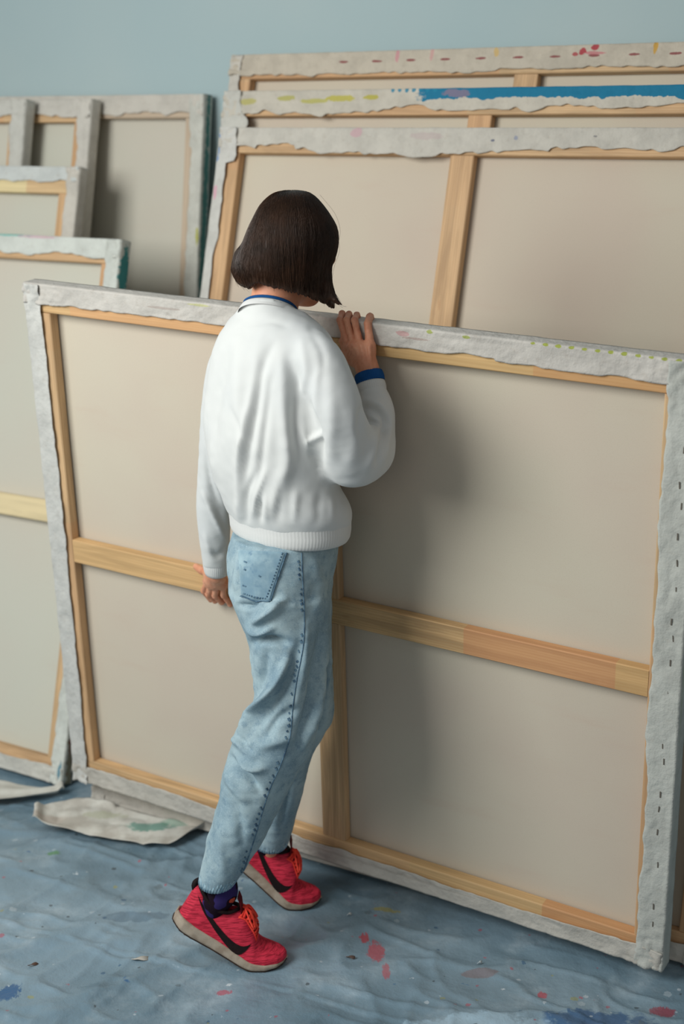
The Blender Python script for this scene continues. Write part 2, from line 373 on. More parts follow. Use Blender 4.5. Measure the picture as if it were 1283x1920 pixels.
def make_canvas(name, label, W, H, M, bar=.065, wf=.047, dep=.036, cross_h=None, cross_v=None, folds=None, sheet=SHEET, seed=0, wood=None,
                staple_sides=(), group=None, paint=None, rag=1.0, wmods=None, cw=.06, wset=None):
    dl = LAST[0]; LAST[0] = 0.0; H -= dl; cross_h = cross_h-dl if cross_h is not None else None
    root = empty(name, M); tag(root, label, 'canvas', group)
    w = wood or WOODS; k = seed
    by0, by1 = .0015, .029
    b = lambda nm, *a: make_bar(nm, *a, parent=root)
    def wd(i): return (wset or {}).get(i, WOODS[(k+i) % 4])
    make_bar('stretcher_bar', .001, W-.001, H-bar, H-.001, by0, by1, wd(0), root, 0)
    make_bar('stretcher_bar', .001, W-.001, .001, bar, by0, by1, wd(1), root, 0)
    make_bar('stretcher_bar', .001, bar, bar+.0005, H-bar-.0005, by0, by1, wd(2), root, 1)
    make_bar('stretcher_bar', W-bar, W-.001, bar+.0005, H-bar-.0005, by0, by1, wd(3), root, 1)
    if cross_h is not None: make_bar('cross_bar', bar+.0005, W-bar-.0005, cross_h-cw/2, cross_h+cw/2, by0+.001, .028, wd(4), root, 0)
    if cross_v is not None:
        for (a, c) in (((bar, cross_h-cw/2), (cross_h+cw/2, H-bar)) if cross_h is not None else ((bar, H-bar),)):
            make_bar('cross_bar', cross_v-cw/2-.002, cross_v+cw/2+.002, a+.0005, c-.0005, by0+.003, .028, wd(5), root, 1)
    # the canvas itself, seen from behind, a little slack
    nx, nz = 90, 90
    X, Z = np.meshgrid(np.linspace(.002, W-.002, nx), np.linspace(.002, H-.002, nz), indexing='ij')
    Y = .0325+.0010*noise3(np.stack([X, Z, X*0+seed], -1), 3)+.0004*noise3(np.stack([X, Z, X*0+seed], -1), 11)
    Pt = np.stack([X, Y, Z], -1).reshape(-1, 3); uv = np.stack([X+seed*1.7, Z], -1).reshape(-1, 2)
    o = mesh_obj('canvas_sheet', Pt, grid_faces(nx, nz), sheet, root, uv=uv)
    m = o.modifiers.new('thick', 'SOLIDIFY'); m.thickness = .0012; m.offset = 0
    if paint:
        box('painted_face', (.0, .0338, 0.0), (W, dep+.0005, H), paint, None, root)
    folds = folds or {}
    for i, sd in enumerate(('top', 'bottom', 'left', 'right')):
        L = W if sd in ('top', 'bottom') else H
        sp = staple_sides.get(sd) if isinstance(staple_sides, dict) else None
        rs = np.random.RandomState(seed*9+i)
        st = np.arange(.05, L-.03, sp or .085)+rs.uniform(-.012, .012, len(np.arange(.05, L-.03, sp or .085)))
        wm = (wmods or {}).get(sd)
        fold_strip('folded_edge', W, H, sd, dep, wf, folds.get(sd, PRIMED[(seed+i) % 3]), root, seed*4+i+1, st, rag,
                   lift=(0.0012 if sd in ('left', 'right') else 0.0), wmod=wm)
        if sp:
            for l in st:
                V = []; hl, hw, hy = .0068, .0014, .0007
                v = wf*.52+rs.uniform(-.004, .004); yy = -.0042
                rot = rs.uniform(-.12, .12)
                pts = [(-hl, hy+.0025), (-hl, 0), (hl, 0), (hl, hy+.0025)]
                Q = []
                for (a, dy) in pts:
                    for (ww, d2) in ((-hw, 0), (hw, 0), (hw, hy), (-hw, hy)):
                        c_ = a*math.cos(rot); r_ = ww+a*math.sin(rot)
                        y = yy+dy+d2
                        if sd == 'top': Q.append((l+c_, y, H-v+r_))
                        elif sd == 'bottom': Q.append((l+c_, y, v+r_))
                        elif sd == 'left': Q.append((v+r_, y, l+c_))
                        else: Q.append((W-v+r_, y, l+c_))
                mesh_obj('staple', Q, grid_faces(4, 4, True)+[(0, 1, 2, 3), (12, 13, 14, 15)], STAPLE, root, smooth=False)
    return root
def lean_M(s, d, lean):      # stands on its lower back edge, so the lower front edge is a little above the floor
    th = math.radians(lean); LAST[0] = .037*math.tan(th)+.0015; up = N*math.sin(th)+np.array([0, 0, math.cos(th)])
    yv = np.cross(up, U); O = U*s+N*d+up*LAST[0]
    return Matrix(((U[0], yv[0], up[0], O[0]), (U[1], yv[1], up[1], O[1]), (0, yv[2], up[2], O[2]), (0, 0, 0, 1)))

# the canvas the person holds: lifted a little at its left, tipped a little towards her
KF = .988; FW, FH = 1.627*KF, 1.340*KF
def Rz(a): return np.array([[math.cos(a), -math.sin(a), 0], [math.sin(a), math.cos(a), 0], [0, 0, 1]])
def Rx(a): return np.array([[1, 0, 0], [0, math.cos(a), -math.sin(a)], [0, math.sin(a), math.cos(a)]])
def Ry(a): return np.array([[math.cos(a), 0, math.sin(a)], [0, 1, 0], [-math.sin(a), 0, math.cos(a)]])
FR = Rz(-.5415)@Rx(.10923)@Ry(.03653)
FO = np.array([.6847*KF, 2.7806*KF, CAM_H+(.008-CAM_H)*KF])-FR[:, 0]*FW
FM = Matrix([list(FR[i])+[FO[i]] for i in range(3)]+[[0, 0, 0, 1]])
def fc(s, y, tt): return FO+FR@np.array([s, y, tt])                 # canvas-local to world
def ch(px, py, yl):                                                 # pixel to the plane yl in front of / behind its back face
    r = ray(px, py); n = FR[:, 1]; O = FO+n*yl
    return C0+r*(((O-C0)@n)/(r@n))
front_wood = wood_mat('pine_cross_bar', (204, 168, 122), joints=[(1.135, 1.472, (198, 134, 92), .55), (1.472, 2.0, (206, 162, 104), .4), (0, .8, (212, 172, 118), .35)], seed=2.2)
front_top = wood_mat('pine_top_bar', (208, 172, 124), joints=[(.13, .62, (214, 158, 112), .5), (.9, 1.28, (214, 176, 118), .4), (1.28, 1.7, (206, 150, 98), .5)], seed=5.1)
front_bot = wood_mat('pine_bottom_bar', (206, 170, 126), joints=[(.80, 1.0, (214, 172, 124), .4), (1.0, 1.33, (210, 174, 120), .4), (1.33, 1.7, (196, 134, 88), .55)], seed=7.4)
front_folds = {
 'top': fold_mat('front_top_fold', spots=[(1.28+.013*i, .001+.002*(i % 2), .006, .003, (150, 158, 52), .9) for i in range(0, 24, 2)]+[(1.06, .003, .008, .004, (150, 160, 60), .8), (1.14, .004, .010, .004, (150, 160, 60), .8), (1.0, .012, .016, .006, (190, 120, 124), .5),
        (1.03, .02, .03, .003, (150, 120, 112), .5), (.40, .02, .05, .003, (130, 100, 90), .35), (.5, .004, .03, .003, (190, 190, 100), .5)], base=(196, 190, 182), seed=1.1),
 'left': fold_mat('front_left_fold', base=(200, 198, 192), seed=2.7), 'right': fold_mat('front_right_fold', spots=[(1.0, -.005, .5, .004, (160, 170, 130), .6)], base=(192, 192, 184), dirt=.3, seed=3.3),
 'bottom': fold_mat('front_bottom_fold', spots=[(.9, .03, .3, .004, (150, 140, 128), .35)], base=(194, 188, 178), seed=4.9)}
front = make_canvas('stretched_canvas', 'large canvas seen from behind, held by the person in front of all the stacks', FW, FH, FM, bar=.067, wf=.047, cross_h=.669*KF, cross_v=.8065*KF,
    folds=front_folds, seed=1, staple_sides={'right': .055}, rag=.55,
    wmods={'right': lambda l: 1.28, 'top': lambda l: (.98-.14*min(1, max(0, (l-.2)/.5))) if l < 1.2 else .95, 'left': lambda l: 1.05, 'bottom': lambda l: 1.0+.12*math.sin(l*4)}, wset={0: front_top, 1: front_bot, 4: front_wood})

# right hand stack, front to back
Tc = {'top': fold_mat('fold_third', spots=[(.42, .012, .02, .012, (196, 150, 160), .6), (.62, .02, .05, .010, (184, 160, 160), .4), (.80, .03, .006, .004, (90, 96, 120), .8), (.86, .024, .006, .006, (120, 130, 160), .6), (1.06, .02, .006, .003, (90, 90, 100), .6)], base=(198, 192, 181), seed=6.1),
      'left': fold_mat('fold_third_left', spots=[(1.74, -.004, .05, .010, (70, 130, 190), .8), (1.62, .006, .02, .006, (214, 150, 170), .7)], base=(202, 199, 192), seed=6.9)}
make_canvas('stretched_canvas', 'canvas with plain white folded edge, front of the right stack, behind the dark haired head', 1.44, 1.803, lean_M(-2.357, 2.86, 14.2), cross_h=.90, cross_v=.72, folds=Tc, seed=2,
    wmods={'top': lambda l: 1.22 if l < .12 else (1.0 if l < .24 else (1.25 if l < .95 else 1.1)), 'left': lambda l: .62 if l > .8 and l < 1.70 else 1.1}, rag=1.3)
Bf = {'top': fold_mat('fold_second', spots=[(.08, .028, .03, .010, (176, 168, 92), .8), (.20, .02, .03, .008, (170, 164, 80), .8), (.29, .028, .05, .007, (176, 170, 84), .8), (.37, .022, .05, .009, (182, 172, 70), .85), (.46, .02, .025, .007, (176, 166, 60), .85)]+
        [(.52+.02*i, .003, .006, .006, (40, 128, 156), .9) for i in range(7)]+[(.70, .012, .04, .012, (190, 120, 120), .35)],
        bands=[(.64, 2.0, .026, (34, 116, 148), .045)], base=(198, 190, 176), seed=8.3)}
BLUEP = plain('blue_paint', (40, 110, 150), .5)
make_canvas('stretched_canvas', 'canvas with blue and yellow paint along its top edge, second in the right hand stack', 1.54, 1.901, lean_M(-2.402, 2.92, 14.2), cross_h=.95, cross_v=.77, folds=Bf, seed=3,
    wmods={'top': lambda l: 1.25-.2*max(0, min(1, (l-.3)/.5))+.08*math.sin(l*9), 'left': lambda l: 1.1+.5*math.exp(-((l-1.80)/.03)**2)}, rag=1.4)
red = (168, 48, 62)
Af = {'top': fold_mat('fold_back', spots=[(.36+.10*i, .026, .016, .0035, (130, 52, 58), .85) for i in range(14)]+[(.52, .012, .006, .02, (200, 130, 140), .7), (.62, .012, .006, .018, (200, 140, 140), .6), (1.06, .006, .012, .008, red, .9), (1.03, .016, .01, .01, red, .9),
        (1.01, .022, .008, .005, red, .8), (1.06, .02, .03, .004, (190, 100, 110), .7), (1.21, .010, .007, .018, (196, 150, 60), .9), (.80, .012, .008, .012, (206, 170, 96), .7), (1.55, .03, .03, .006, (190, 150, 110), .6), (1.45, .03, .006, .004, (180, 120, 60), .8)],
        base=(194, 183, 166), seed=9.7)}
make_canvas('stretched_canvas', 'tallest canvas with small red and orange marks on its top edge, against the wall', 1.77, 2.002, lean_M(-2.435, 2.98, 14.2), cross_h=1.0, cross_v=.885, folds=Af, seed=4,
    wmods={'top': lambda l: 1.35-.25*max(0, min(1, (l-.2)/.6)), 'left': lambda l: .8}, rag=1.0)
make_canvas('stretched_canvas', 'canvas right behind the held canvas, only its lower left corner by the rag in view', 1.66, 1.16, Matrix.Translation(tuple(U*-2.43+N*2.748))@Matrix.Rotation(math.radians(1.5), 4, 'Z')@Matrix.Translation(tuple(-(U*-2.43+N*2.748)))@lean_M(-2.43, 2.748, 9.0), dep=.034, cross_h=.58, cross_v=.83, wf=.04, seed=5, rag=.8,
    sheet=SHEET)
# left hand stack, back to front
PALE = wood_mat('pale_stained_pine', (196, 176, 152), joints=[(0, 2, (192, 172, 150), .6)], seed=4.4)
GREENP = plain('green_paint', (52, 112, 104), .5)
Ef = {'right': fold_mat('fold_left_tall', spots=[(1.2, -.02, .9, .014, (58, 122, 116), .9), (1.45, .004, .03, .005, (170, 168, 60), .8), (1.15, -.004, .02, .004, (40, 60, 100), .8), (.95, .0, .3, .002, (70, 130, 130), .6)], base=(200, 198, 188), seed=11.2)}
make_canvas('stretched_canvas', 'tall canvas with green painted side, rightmost of the left hand stack against the wall', .95, 1.851, lean_M(-2.550-.95, 3.287, 6.3), cross_h=.70, folds=Ef, paint=GREENP, seed=6, sheet=SHEET_COOL,
    wmods={'right': lambda l: 1.0 if l > 1.7 else .8, 'top': lambda l: 1.1}, rag=1.2, wset={3: PALE, 0: PALE})
make_canvas('stretched_canvas', 'tall canvas, second from the right among the tall ones at left', 1.0, 1.863, lean_M(-2.913-1.0, 3.08, 11), cross_h=.93, seed=7, rag=1.2, sheet=SHEET_COOL)
make_canvas('stretched_canvas', 'tall canvas at the upper left photo edge, in front of the other tall ones', .9, 1.863, lean_M(-3.115-.9, 3.02, 11), cross_h=.93, seed=8, rag=1.2, sheet=SHEET_COOL)
Hf = {'top': fold_mat('fold_mid', base=(200, 202, 198), seed=13.0)}
make_canvas('stretched_canvas', 'middle height canvas with pale yellow top bar in the left hand stack', 1.2, 1.682, lean_M(-2.847-1.2, 2.915, 13), cross_h=.84, folds=Hf, seed=9, rag=.8, sheet=SHEET_COOL, bar=.075,
    wset={0: wood_mat('pale_pine', (224, 204, 158), joints=[(.0, 1.0, (226, 208, 160), .5), (1.0, 1.2, (204, 160, 120), .5)], seed=3.9)}, wmods={'top': lambda l: .95})
If = {'top': fold_mat('fold_low', bands=[], spots=[(1.0, .001, .2, .005, (86, 170, 160), .7), (.90, .003, .1, .006, (110, 180, 168), .7), (1.2, .003, .08, .004, (200, 140, 160), .5)], base=(206, 208, 200), seed=15.0),
      'right': fold_mat('fold_low_right', spots=[(1.4, -.02, .08, .02, (44, 128, 128), .95), (1.28, -.02, .06, .016, (40, 90, 140), .9), (1.2, -.02, .05, .016, (180, 160, 40), .9), (.04, .01, .03, .006, (60, 120, 140), .8), (.3, -.02, .4, .02, (120, 110, 80), .8), (.35, -.012, .3, .008, (150, 60, 70), .8)], base=(204, 206, 198), seed=16.0)}
make_canvas('stretched_canvas', 'low canvas at the front of the left stack, pale crossbar, cream cloth at its foot', 1.5, 1.498, lean_M(-2.555-1.5, 2.765, 13.3), cross_h=.745, cross_v=.75, folds=If, seed=10, sheet=SHEET_COOL, rag=.9,
    wset={4: wood_mat('pale_cross', (222, 202, 160), joints=[(0, 1.35, (224, 206, 164), .5)], seed=1.9)}, wmods={'right': lambda l: .9})

# ------------------------------------------------------------------ rags and scraps on the floor
def rag_sheet(name, label, outline, hfun, mat, n=90, seed=0, thick=.0012, cat='rag'):
    """outline: floor polygon given as two long borders (back row, front row) of (x, y)"""
    A = catmull(outline[0], n); B = catmull(outline[1], n); m = 46
    V = []; uv = []
    for i in range(n):
        for j in range(m):
            f = j/(m-1); p = A[i]*(1-f)+B[i]*f; z = hfun(i/(n-1), f, p)
            V.append((p[0], p[1], z)); uv.append((i/(n-1)*.5, f*.2))
    o = mesh_obj(name, V, grid_faces(n, m), mat, uv=uv)
    s = o.modifiers.new('thick', 'SOLIDIFY'); s.thickness = thick; s.offset = 1
    tag(o, label, cat); return o
RAG = cloth_mat('canvas_rag', (205, 203, 194), (190, 186, 176), 9, 500)
t = NT('canvas_rag_stained'); tc = t.n('ShaderNodeTexCoord').outputs['Object']
c = t.mix(t.rampv(t.noise(tc, 12, 4, .6), .4, .65), s2l((208, 205, 196)), s2l((184, 178, 168)))
sep = t.n('ShaderNodeSeparateXYZ'); t.l(tc, sep.inputs[0]); n2 = t.noise(tc, 30, 4, .7)
for (x, y, rx, ry, cc, st) in [(-.50, 3.44, .07, .025, (98, 148, 134), .8), (-.62, 3.50, .06, .02, (170, 172, 140), .5), (-.76, 3.48, .05, .03, (176, 162, 150), .6), (-.43, 3.46, .04, .02, (120, 160, 140), .6)]:
    du = t.math('DIVIDE', t.math('SUBTRACT', sep.outputs[0], x), rx); dv = t.math('DIVIDE', t.math('SUBTRACT', sep.outputs[1], y), ry)
    d = t.math('ADD', t.math('ADD', t.math('MULTIPLY', du, du), t.math('MULTIPLY', dv, dv)), t.math('MULTIPLY', t.math('SUBTRACT', n2, .5), 3))
    c = t.mix(t.math('MULTIPLY', t.math('SUBTRACT', 1.0, t.rampv(d, .4, 1.1)), st), c, s2l(cc))
t.col(c); t.set(.85, .15); t.nrm(t.bump(t.noise(tc, 400, 2), .2, .0006, t.bump(t.noise(tc, 25, 4), .4, .004)))
RAG2 = t.m
def fl(px, py):
    r = ray(px, py); p = C0+r*(CAM_H/-r[2]); return (p[0], p[1])
def h1(u, f, p):
    q = np.array([p[0], p[1], 0.0]); z = .006+.010*abs(float(noise3(q, 9, 2)))+.006*abs(float(noise3(q, 21, 4)))
    z += .012*math.exp(-(f/.10)**2)*(1 if u < .55 else .3)+.016*math.exp(-((1-f)/.22)**2)*max(0, math.sin(u*7+.6))
    z += .020*math.exp(-((u-.02)/.05)**2)
    return z
rag_sheet('canvas_rag', 'crumpled white canvas offcut with green stain, lying on the floor below the held canvas',
    [[fl(*a) for a in ((66, 1533), (100, 1520), (150, 1512), (200, 1520), (260, 1535), (330, 1548), (392, 1556))],
     [fl(*a) for a in ((62, 1556), (100, 1566), (160, 1572), (215, 1578), (270, 1588), (325, 1588), (388, 1560))]], h1, RAG2, seed=1)
def h2(u, f, p):
    q = np.array([p[0], p[1], 0.0]); z = .006+.006*abs(float(noise3(q, 12, 6)))
    z += .016*math.exp(-((f-.45)/.13)**2)*u+.010*math.exp(-((1-f)/.12)**2)+.010*math.exp(-((u-.97)/.05)**2)
    return z
rag_sheet('canvas_rag', 'folded cream canvas strip on the floor at the foot of the low left canvas',
    [[fl(*a) for a in ((-60, 1462), (0, 1468), (40, 1476), (80, 1482), (116, 1484))], [fl(*a) for a in ((-60, 1512), (0, 1510), (45, 1506), (90, 1498), (122, 1492))]], h2, RAG, seed=2)
def flake(px, py, r, c, label, rot, seed):
    rs = np.random.RandomState(seed); x, y = fl(px, py); n = 14; V = [(0, 0, .006)]
    for i in range(n):
        a = 2*math.pi*i/n; rr = r*(.55+.45*abs(math.cos(a)))*(1+rs.uniform(-.18, .18))
        V.append((rr*math.cos(a), rr*.5*math.sin(a), .0015+.006*abs(math.sin(a+.6))))
    z0 = SH(x, y)
    V = [(x+a*math.cos(rot)-b*math.sin(rot), y+a*math.sin(rot)+b*math.cos(rot), z0+h) for a, b, h in V]
    Fc = [(0, 1+i, 1+(i+1) % n) for i in range(n)]
    o = mesh_obj('paint_flake', V, Fc, plain('flake', c, .6)); m = o.modifiers.new('s', 'SOLIDIFY'); m.thickness = .0008
    tag(o, label, 'paint flake')
flake(262, 1793, .020, (196, 190, 180), 'curled pale paint flake left of the near red shoe', .1, 1)
flake(62, 1803, .012, (96, 72, 62), 'small brown paint flake near the lower left edge of the photo', .3, 2)
flake(657, 1792, .011, (104, 84, 76), 'small brown paint flake beside the red smear', -.2, 3)
flake(655, 1714, .006, (210, 214, 216), 'tiny white paint flake near the toe of the far shoe', .5, 4)
flake(900, 1800, .007, (196, 206, 210), 'tiny white paint flake below the held canvas', .5, 5)

# ================================================================== the person
def smin(a, b, k):
    h = np.clip(.5+.5*(b-a)/k, 0, 1); return b+(a-b)*h-k*h*(1-h)
class Field:
    def __init__(s, lo, hi, h):
        s.lo = np.array(lo, float); s.h = h
        n = np.ceil((np.array(hi)-s.lo)/h).astype(int)+1
        ax = [s.lo[i]+h*np.arange(n[i]) for i in range(3)]
        s.X, s.Y, s.Z = np.meshgrid(*ax, indexing='ij'); s.P = np.stack([s.X, s.Y, s.Z], -1).astype(np.float32)
        s.ax = ax; s.d = np.full(s.X.shape, 10.0, np.float32)
    def seg(s, a, b, ra, rb):
        a = np.array(a, np.float32); b = np.array(b, np.float32); ab = b-a
        t = np.clip(((s.P-a)@ab)/(ab@ab+1e-12), 0, 1)
        q = s.P-a-t[..., None]*ab
        return np.sqrt((q*q).sum(-1))-(ra+(rb-ra)*t)
    def chain(s, pts, rads, k=.0):
        d = None
        for i in range(len(pts)-1):
            e = s.seg(pts[i], pts[i+1], rads[i], rads[i+1])
            d = e if d is None else (smin(d, e, k) if k > 0 else np.minimum(d, e))
        return d
    def ell(s, c, r, R=None):
        q = s.P-np.array(c, np.float32)
        if R is not None: q = q@np.array(R, np.float32)
        r = np.array(r, np.float32); k0 = np.sqrt(((q/r)**2).sum(-1)); k1 = np.sqrt(((q/(r*r))**2).sum(-1))
        return k0*(k0-1)/(k1+1e-9)
    def stack(s, rows, e=2.0, inset=0.0, cap=True):
        """rows (z, cx, cy, a, b, rot); horizontal ellipses"""
        R = np.array(sorted(rows, key=lambda r: r[0]), float); z = R[:, 0]
        zs = s.ax[2]; I = []
        zz = np.clip(zs, z[0], z[-1])
        fine = catmull(R, 200); fine = fine[np.argsort(fine[:, 0])]
        I = [np.interp(zz, fine[:, 0], fine[:, i]).astype(np.float32)[None, None, :] for i in range(1, 6)]
        cx, cy, a, b, ro = I; a = a-inset; b = b-inset
        dx = s.X-cx; dy = s.Y-cy; c, sn = np.cos(ro), np.sin(ro)
        x = dx*c-dy*sn; y = dx*sn+dy*c
        k0 = (np.abs(x/a)**e+np.abs(y/b)**e)**(1/e)
        d = (k0-1)*np.minimum(a, b)
        if cap:
            dz = np.maximum(z[0]-s.Z, s.Z-z[-1]); d = np.maximum(d, dz)
        return d.astype(np.float32)
    def add(s, d, k=0.0):
        s.d = smin(s.d, d, k) if k > 0 else np.minimum(s.d, d); return s
    def mesh(s, smooth=0):
        g = openvdb.FloatGrid(10.0); g.copyFromArray(np.ascontiguousarray(np.clip(s.d, -1, 1)).astype(np.float32))
        pts, quads = g.convertToQuads(0.0)
        V = np.asarray(pts, float)*s.h+s.lo; Q = np.asarray(quads).astype(int); c = V.mean(0)
        vol = (np.cross(V[Q[:, 1]]-c, V[Q[:, 2]]-c)*(V[Q[:, 0]]-c)).sum()+(np.cross(V[Q[:, 2]]-c, V[Q[:, 3]]-c)*(V[Q[:, 0]]-c)).sum()
        return V, (Q if vol > 0 else Q[:, ::-1])
def relax(V, Q, it, lam=.5):
    n = len(V); E = np.concatenate([Q[:, [0, 1]], Q[:, [1, 2]], Q[:, [2, 3]], Q[:, [3, 0]]])
    E = np.concatenate([E, E[:, ::-1]]); cnt = np.bincount(E[:, 0], minlength=n)[:, None]
    for _ in range(it):
        A = np.stack([np.bincount(E[:, 0], V[E[:, 1], i], n) for i in range(3)], 1)/cnt
        V = V+lam*(A-V)
    return V
def normals(V, Q):
    a = np.cross(V[Q[:, 2]]-V[Q[:, 0]], V[Q[:, 3]]-V[Q[:, 1]]); Nn = np.zeros_like(V)
    for k in range(4):
        for i in range(3): Nn[:, i] += np.bincount(Q[:, k], a[:, i], len(V))
    return Nn/(np.linalg.norm(Nn, axis=1)[:, None]+1e-12)
def creases(V, Nn, folds, facing=None):
    """folds: (polyline in the photograph's frame, height in m, half width in px, [depth range]); ridges > 0, valleys < 0"""
    px = proj(V); h = np.zeros(len(V))
    view = V-C0; view /= np.linalg.norm(view, axis=1)[:, None]
    fr = np.clip(-(Nn*view).sum(1)*2.2+.15, 0, 1)
    for f in folds:
        pl, amp, w = f[:3]; P = catmull(np.array(pl, float), max(12, 8*len(pl)))
        d = np.full(len(V), 1e9); tt = np.zeros(len(V))
        for i in range(len(P)-1):
            a, b = P[i], P[i+1]; ab = b-a
            t = np.clip(((px-a)@ab)/(ab@ab+1e-9), 0, 1); q = px-a-t[:, None]*ab; dd = np.sqrt((q*q).sum(1))
            m = dd < d; d[m] = dd[m]; tt[m] = (i+t[m])/(len(P)-1)
        env = np.sin(np.pi*np.clip(tt*.92+.04, 0, 1))**.6
        g = amp*np.exp(-(d/w)**2)*env
        if len(f) > 3: g = g*((V[:, 1] > f[3][0]) & (V[:, 1] < f[3][1]))
        h += g
    return h*fr
def row(py, xl, xr, Y, b, rot=0.0, ratio=None):
    c = at((xl+xr)/2, py, Y); m = mper(c); a = (xr-xl)/2*m
    if ratio is not None:      # ellipse turned by rot whose seen half width is a
        A = a/math.sqrt(math.cos(rot)**2+(ratio*math.sin(rot))**2); return (c[2], c[0], Y, A, A*ratio, rot)
    return (c[2], c[0], Y, a, b, 0.0)
def W3(px, py, Y): return at(px, py, Y)
def bvh(V, Q): return BVHTree.FromPolygons([Vector(v) for v in V], [tuple(int(i) for i in q) for q in Q])
def on_surface(tree, px, py, off=.001, fallback=None):
    r = ray(px, py); r = r/np.linalg.norm(r); loc, nn, i, d = tree.ray_cast(Vector(C0), Vector(r))
    if loc is None: return None
    n_ = np.array(nn); n_ = n_ if n_@r < 0 else -n_
    return np.array(loc)+n_*off, n_

SKIN = NT('skin'); tc = SKIN.n('ShaderNodeTexCoord').outputs['Object']
c = SKIN.mix(SKIN.rampv(SKIN.noise(tc, 22, 4, .6), .3, .7), s2l((220, 158, 126)), s2l((206, 136, 104)))
c = SKIN.mix(SKIN.math('MULTIPLY', SKIN.rampv(SKIN.noise(tc, 70, 3), .5, .75), .25), c, s2l((182, 108, 90)))
SKIN.col(c); SKIN.set(.5, .35, Subsurface_Weight=.12, Subsurface_Radius=(.012, .005, .003)); SKIN.b.inputs['Subsurface Scale'].default_value = .6
SKIN.nrm(SKIN.bump(SKIN.noise(tc, 260, 3), .2, .0006)); SKIN = SKIN.m
COTTON = cloth_mat('white_cotton', (215, 215, 212), (210, 211, 210), 4, 1400, .92, .2, sheen=.15)
t = NT('white_rib'); tc = t.n('ShaderNodeTexCoord').outputs['Object']
t.col(s2l((215, 214, 211))); t.set(.92, .12); t.nrm(t.bump(t.noise(tc, 900, 2), .25, .0008)); RIB = t.m
BLUE = cloth_mat('blue_ribbing', (30, 84, 142), (26, 76, 132), 30, 900)
DEN = NT('faded_denim'); tc = DEN.n('ShaderNodeTexCoord').outputs['Object']
c = DEN.mix(DEN.rampv(DEN.noise(tc, 10, 5, .65), .3, .72), s2l((168, 187, 192)), s2l((126, 150, 163)))
c = DEN.mix(DEN.math('MULTIPLY', DEN.rampv(DEN.noise(tc, 55, 4, .7), .48, .72), .55), c, s2l((96, 124, 144)))
c = DEN.mix(DEN.math('MULTIPLY', DEN.rampv(DEN.noise(tc, 380, 3, .7), .45, .75), .35), c, s2l((190, 212, 220)))
DEN.col(c); DEN.set(.9, .12); DEN.nrm(DEN.bump(DEN.noise(tc, 900, 2), .3, .0006, DEN.bump(DEN.noise(tc, 45, 3), .3, .003))); DEN = DEN.m
DEND = cloth_mat('dark_denim_seam', (64, 88, 110), (104, 132, 150), 90, 900)
DENP = cloth_mat('pocket_denim', (160, 184, 192), (124, 152, 168), 16, 900, third=(98, 128, 152))
DENB = cloth_mat('denim_hem', (166, 192, 202), (104, 138, 158), 120, 900)
TORSO = math.radians(52)
person = empty('person', Matrix.Translation((-.16, 2.93, 0)))
tag(person, 'person in white sweatshirt, pale jeans and red trainers, seen from behind, moving the canvas', 'person')
PINV = person.matrix_world.inverted()
def child(o, parent=person):
    o.parent = parent; o.matrix_parent_inverse = PINV.copy() if parent is person else Matrix.Identity(4); return o
def pmesh(name, V, Fc, mat, parent=person, **k):
    o = mesh_obj(name, V, Fc, mat, None, **k)
    if parent is person: child(o)
    else: o.parent = parent
    return o

# ---------------------------------------------------------------- sweatshirt
rr = .68
neckc = at(506, 583, 2.885); cn = np.array([.15, .58, 1.0])
torso_rows = [row(py, xl, xr, Y, 0, TORSO, rr if py > 580 else (.9 if py > 570 else 1.0)) for (py, xl, xr, Y) in [
    (530, 458, 556, 2.885), (560, 455, 559, 2.885), (576, 450, 566, 2.885), (590, 440, 580, 2.885), (610, 424, 606, 2.885), (640, 406, 626, 2.885), (680, 394, 636, 2.885), (740, 384, 630, 2.885),
    (800, 380, 622, 2.885), (850, 386, 622, 2.89), (900, 400, 634, 2.895), (930, 412, 650, 2.90), (950, 419, 657, 2.905), (966, 426, 656, 2.91), (976, 433, 650, 2.91), (992, 435, 650, 2.91)]]
f = Field((-.42, 2.58, .80), (.22, 3.34, 1.44), .0045)
f.add(f.stack(torso_rows, 2.15))
def pchain(L):
    L = catmull(np.array(L, float), 5*len(L)-4); pts = [at(x, y, Y) for x, y, r, Y in L]; rads = [r*mper(p) for (x, y, r, Y), p in zip(L, pts)]
    return pts, rads
FY = float(ch(697, 725, -.045)[1]); print('FY', FY)
rs_p, rs_r = pchain([(570, 648, 36, 2.80), (597, 675, 45, 2.765), (618, 715, 46, 2.745), (632, 770, 50, 2.735), (646, 826, 56, 2.76), (664, 852, 60, 2.79), (690, 846, 50, 2.84)])
fa_p, fa_r = pchain([(664, 852, 60, 2.79), (690, 846, 50, 2.84), (703, 810, 38, 2.875), (706, 776, 35, FY-.03), (703, 752, 30, FY-.015), (698, 735, 27, FY-.006)])
f.add(f.chain(rs_p, rs_r), .024)
dfa = f.chain(fa_p, fa_r); f.add(dfa, .006)
ls_p, ls_r = pchain([(455, 640, 40, 2.97), (432, 690, 42, 3.01), (416, 750, 38, 3.04), (408, 820, 35, 3.06), (404, 890, 33, 3.09), (401, 950, 32, 3.11), (402, 1000, 30, 3.125), (404, 1040, 26, 3.14), (406, 1056, 25, 3.148)])
f.add(f.chain(ls_p, ls_r), .015)
f.d = np.maximum(f.d, ((f.P-neckc)@cn.astype(np.float32))/np.linalg.norm(cn))
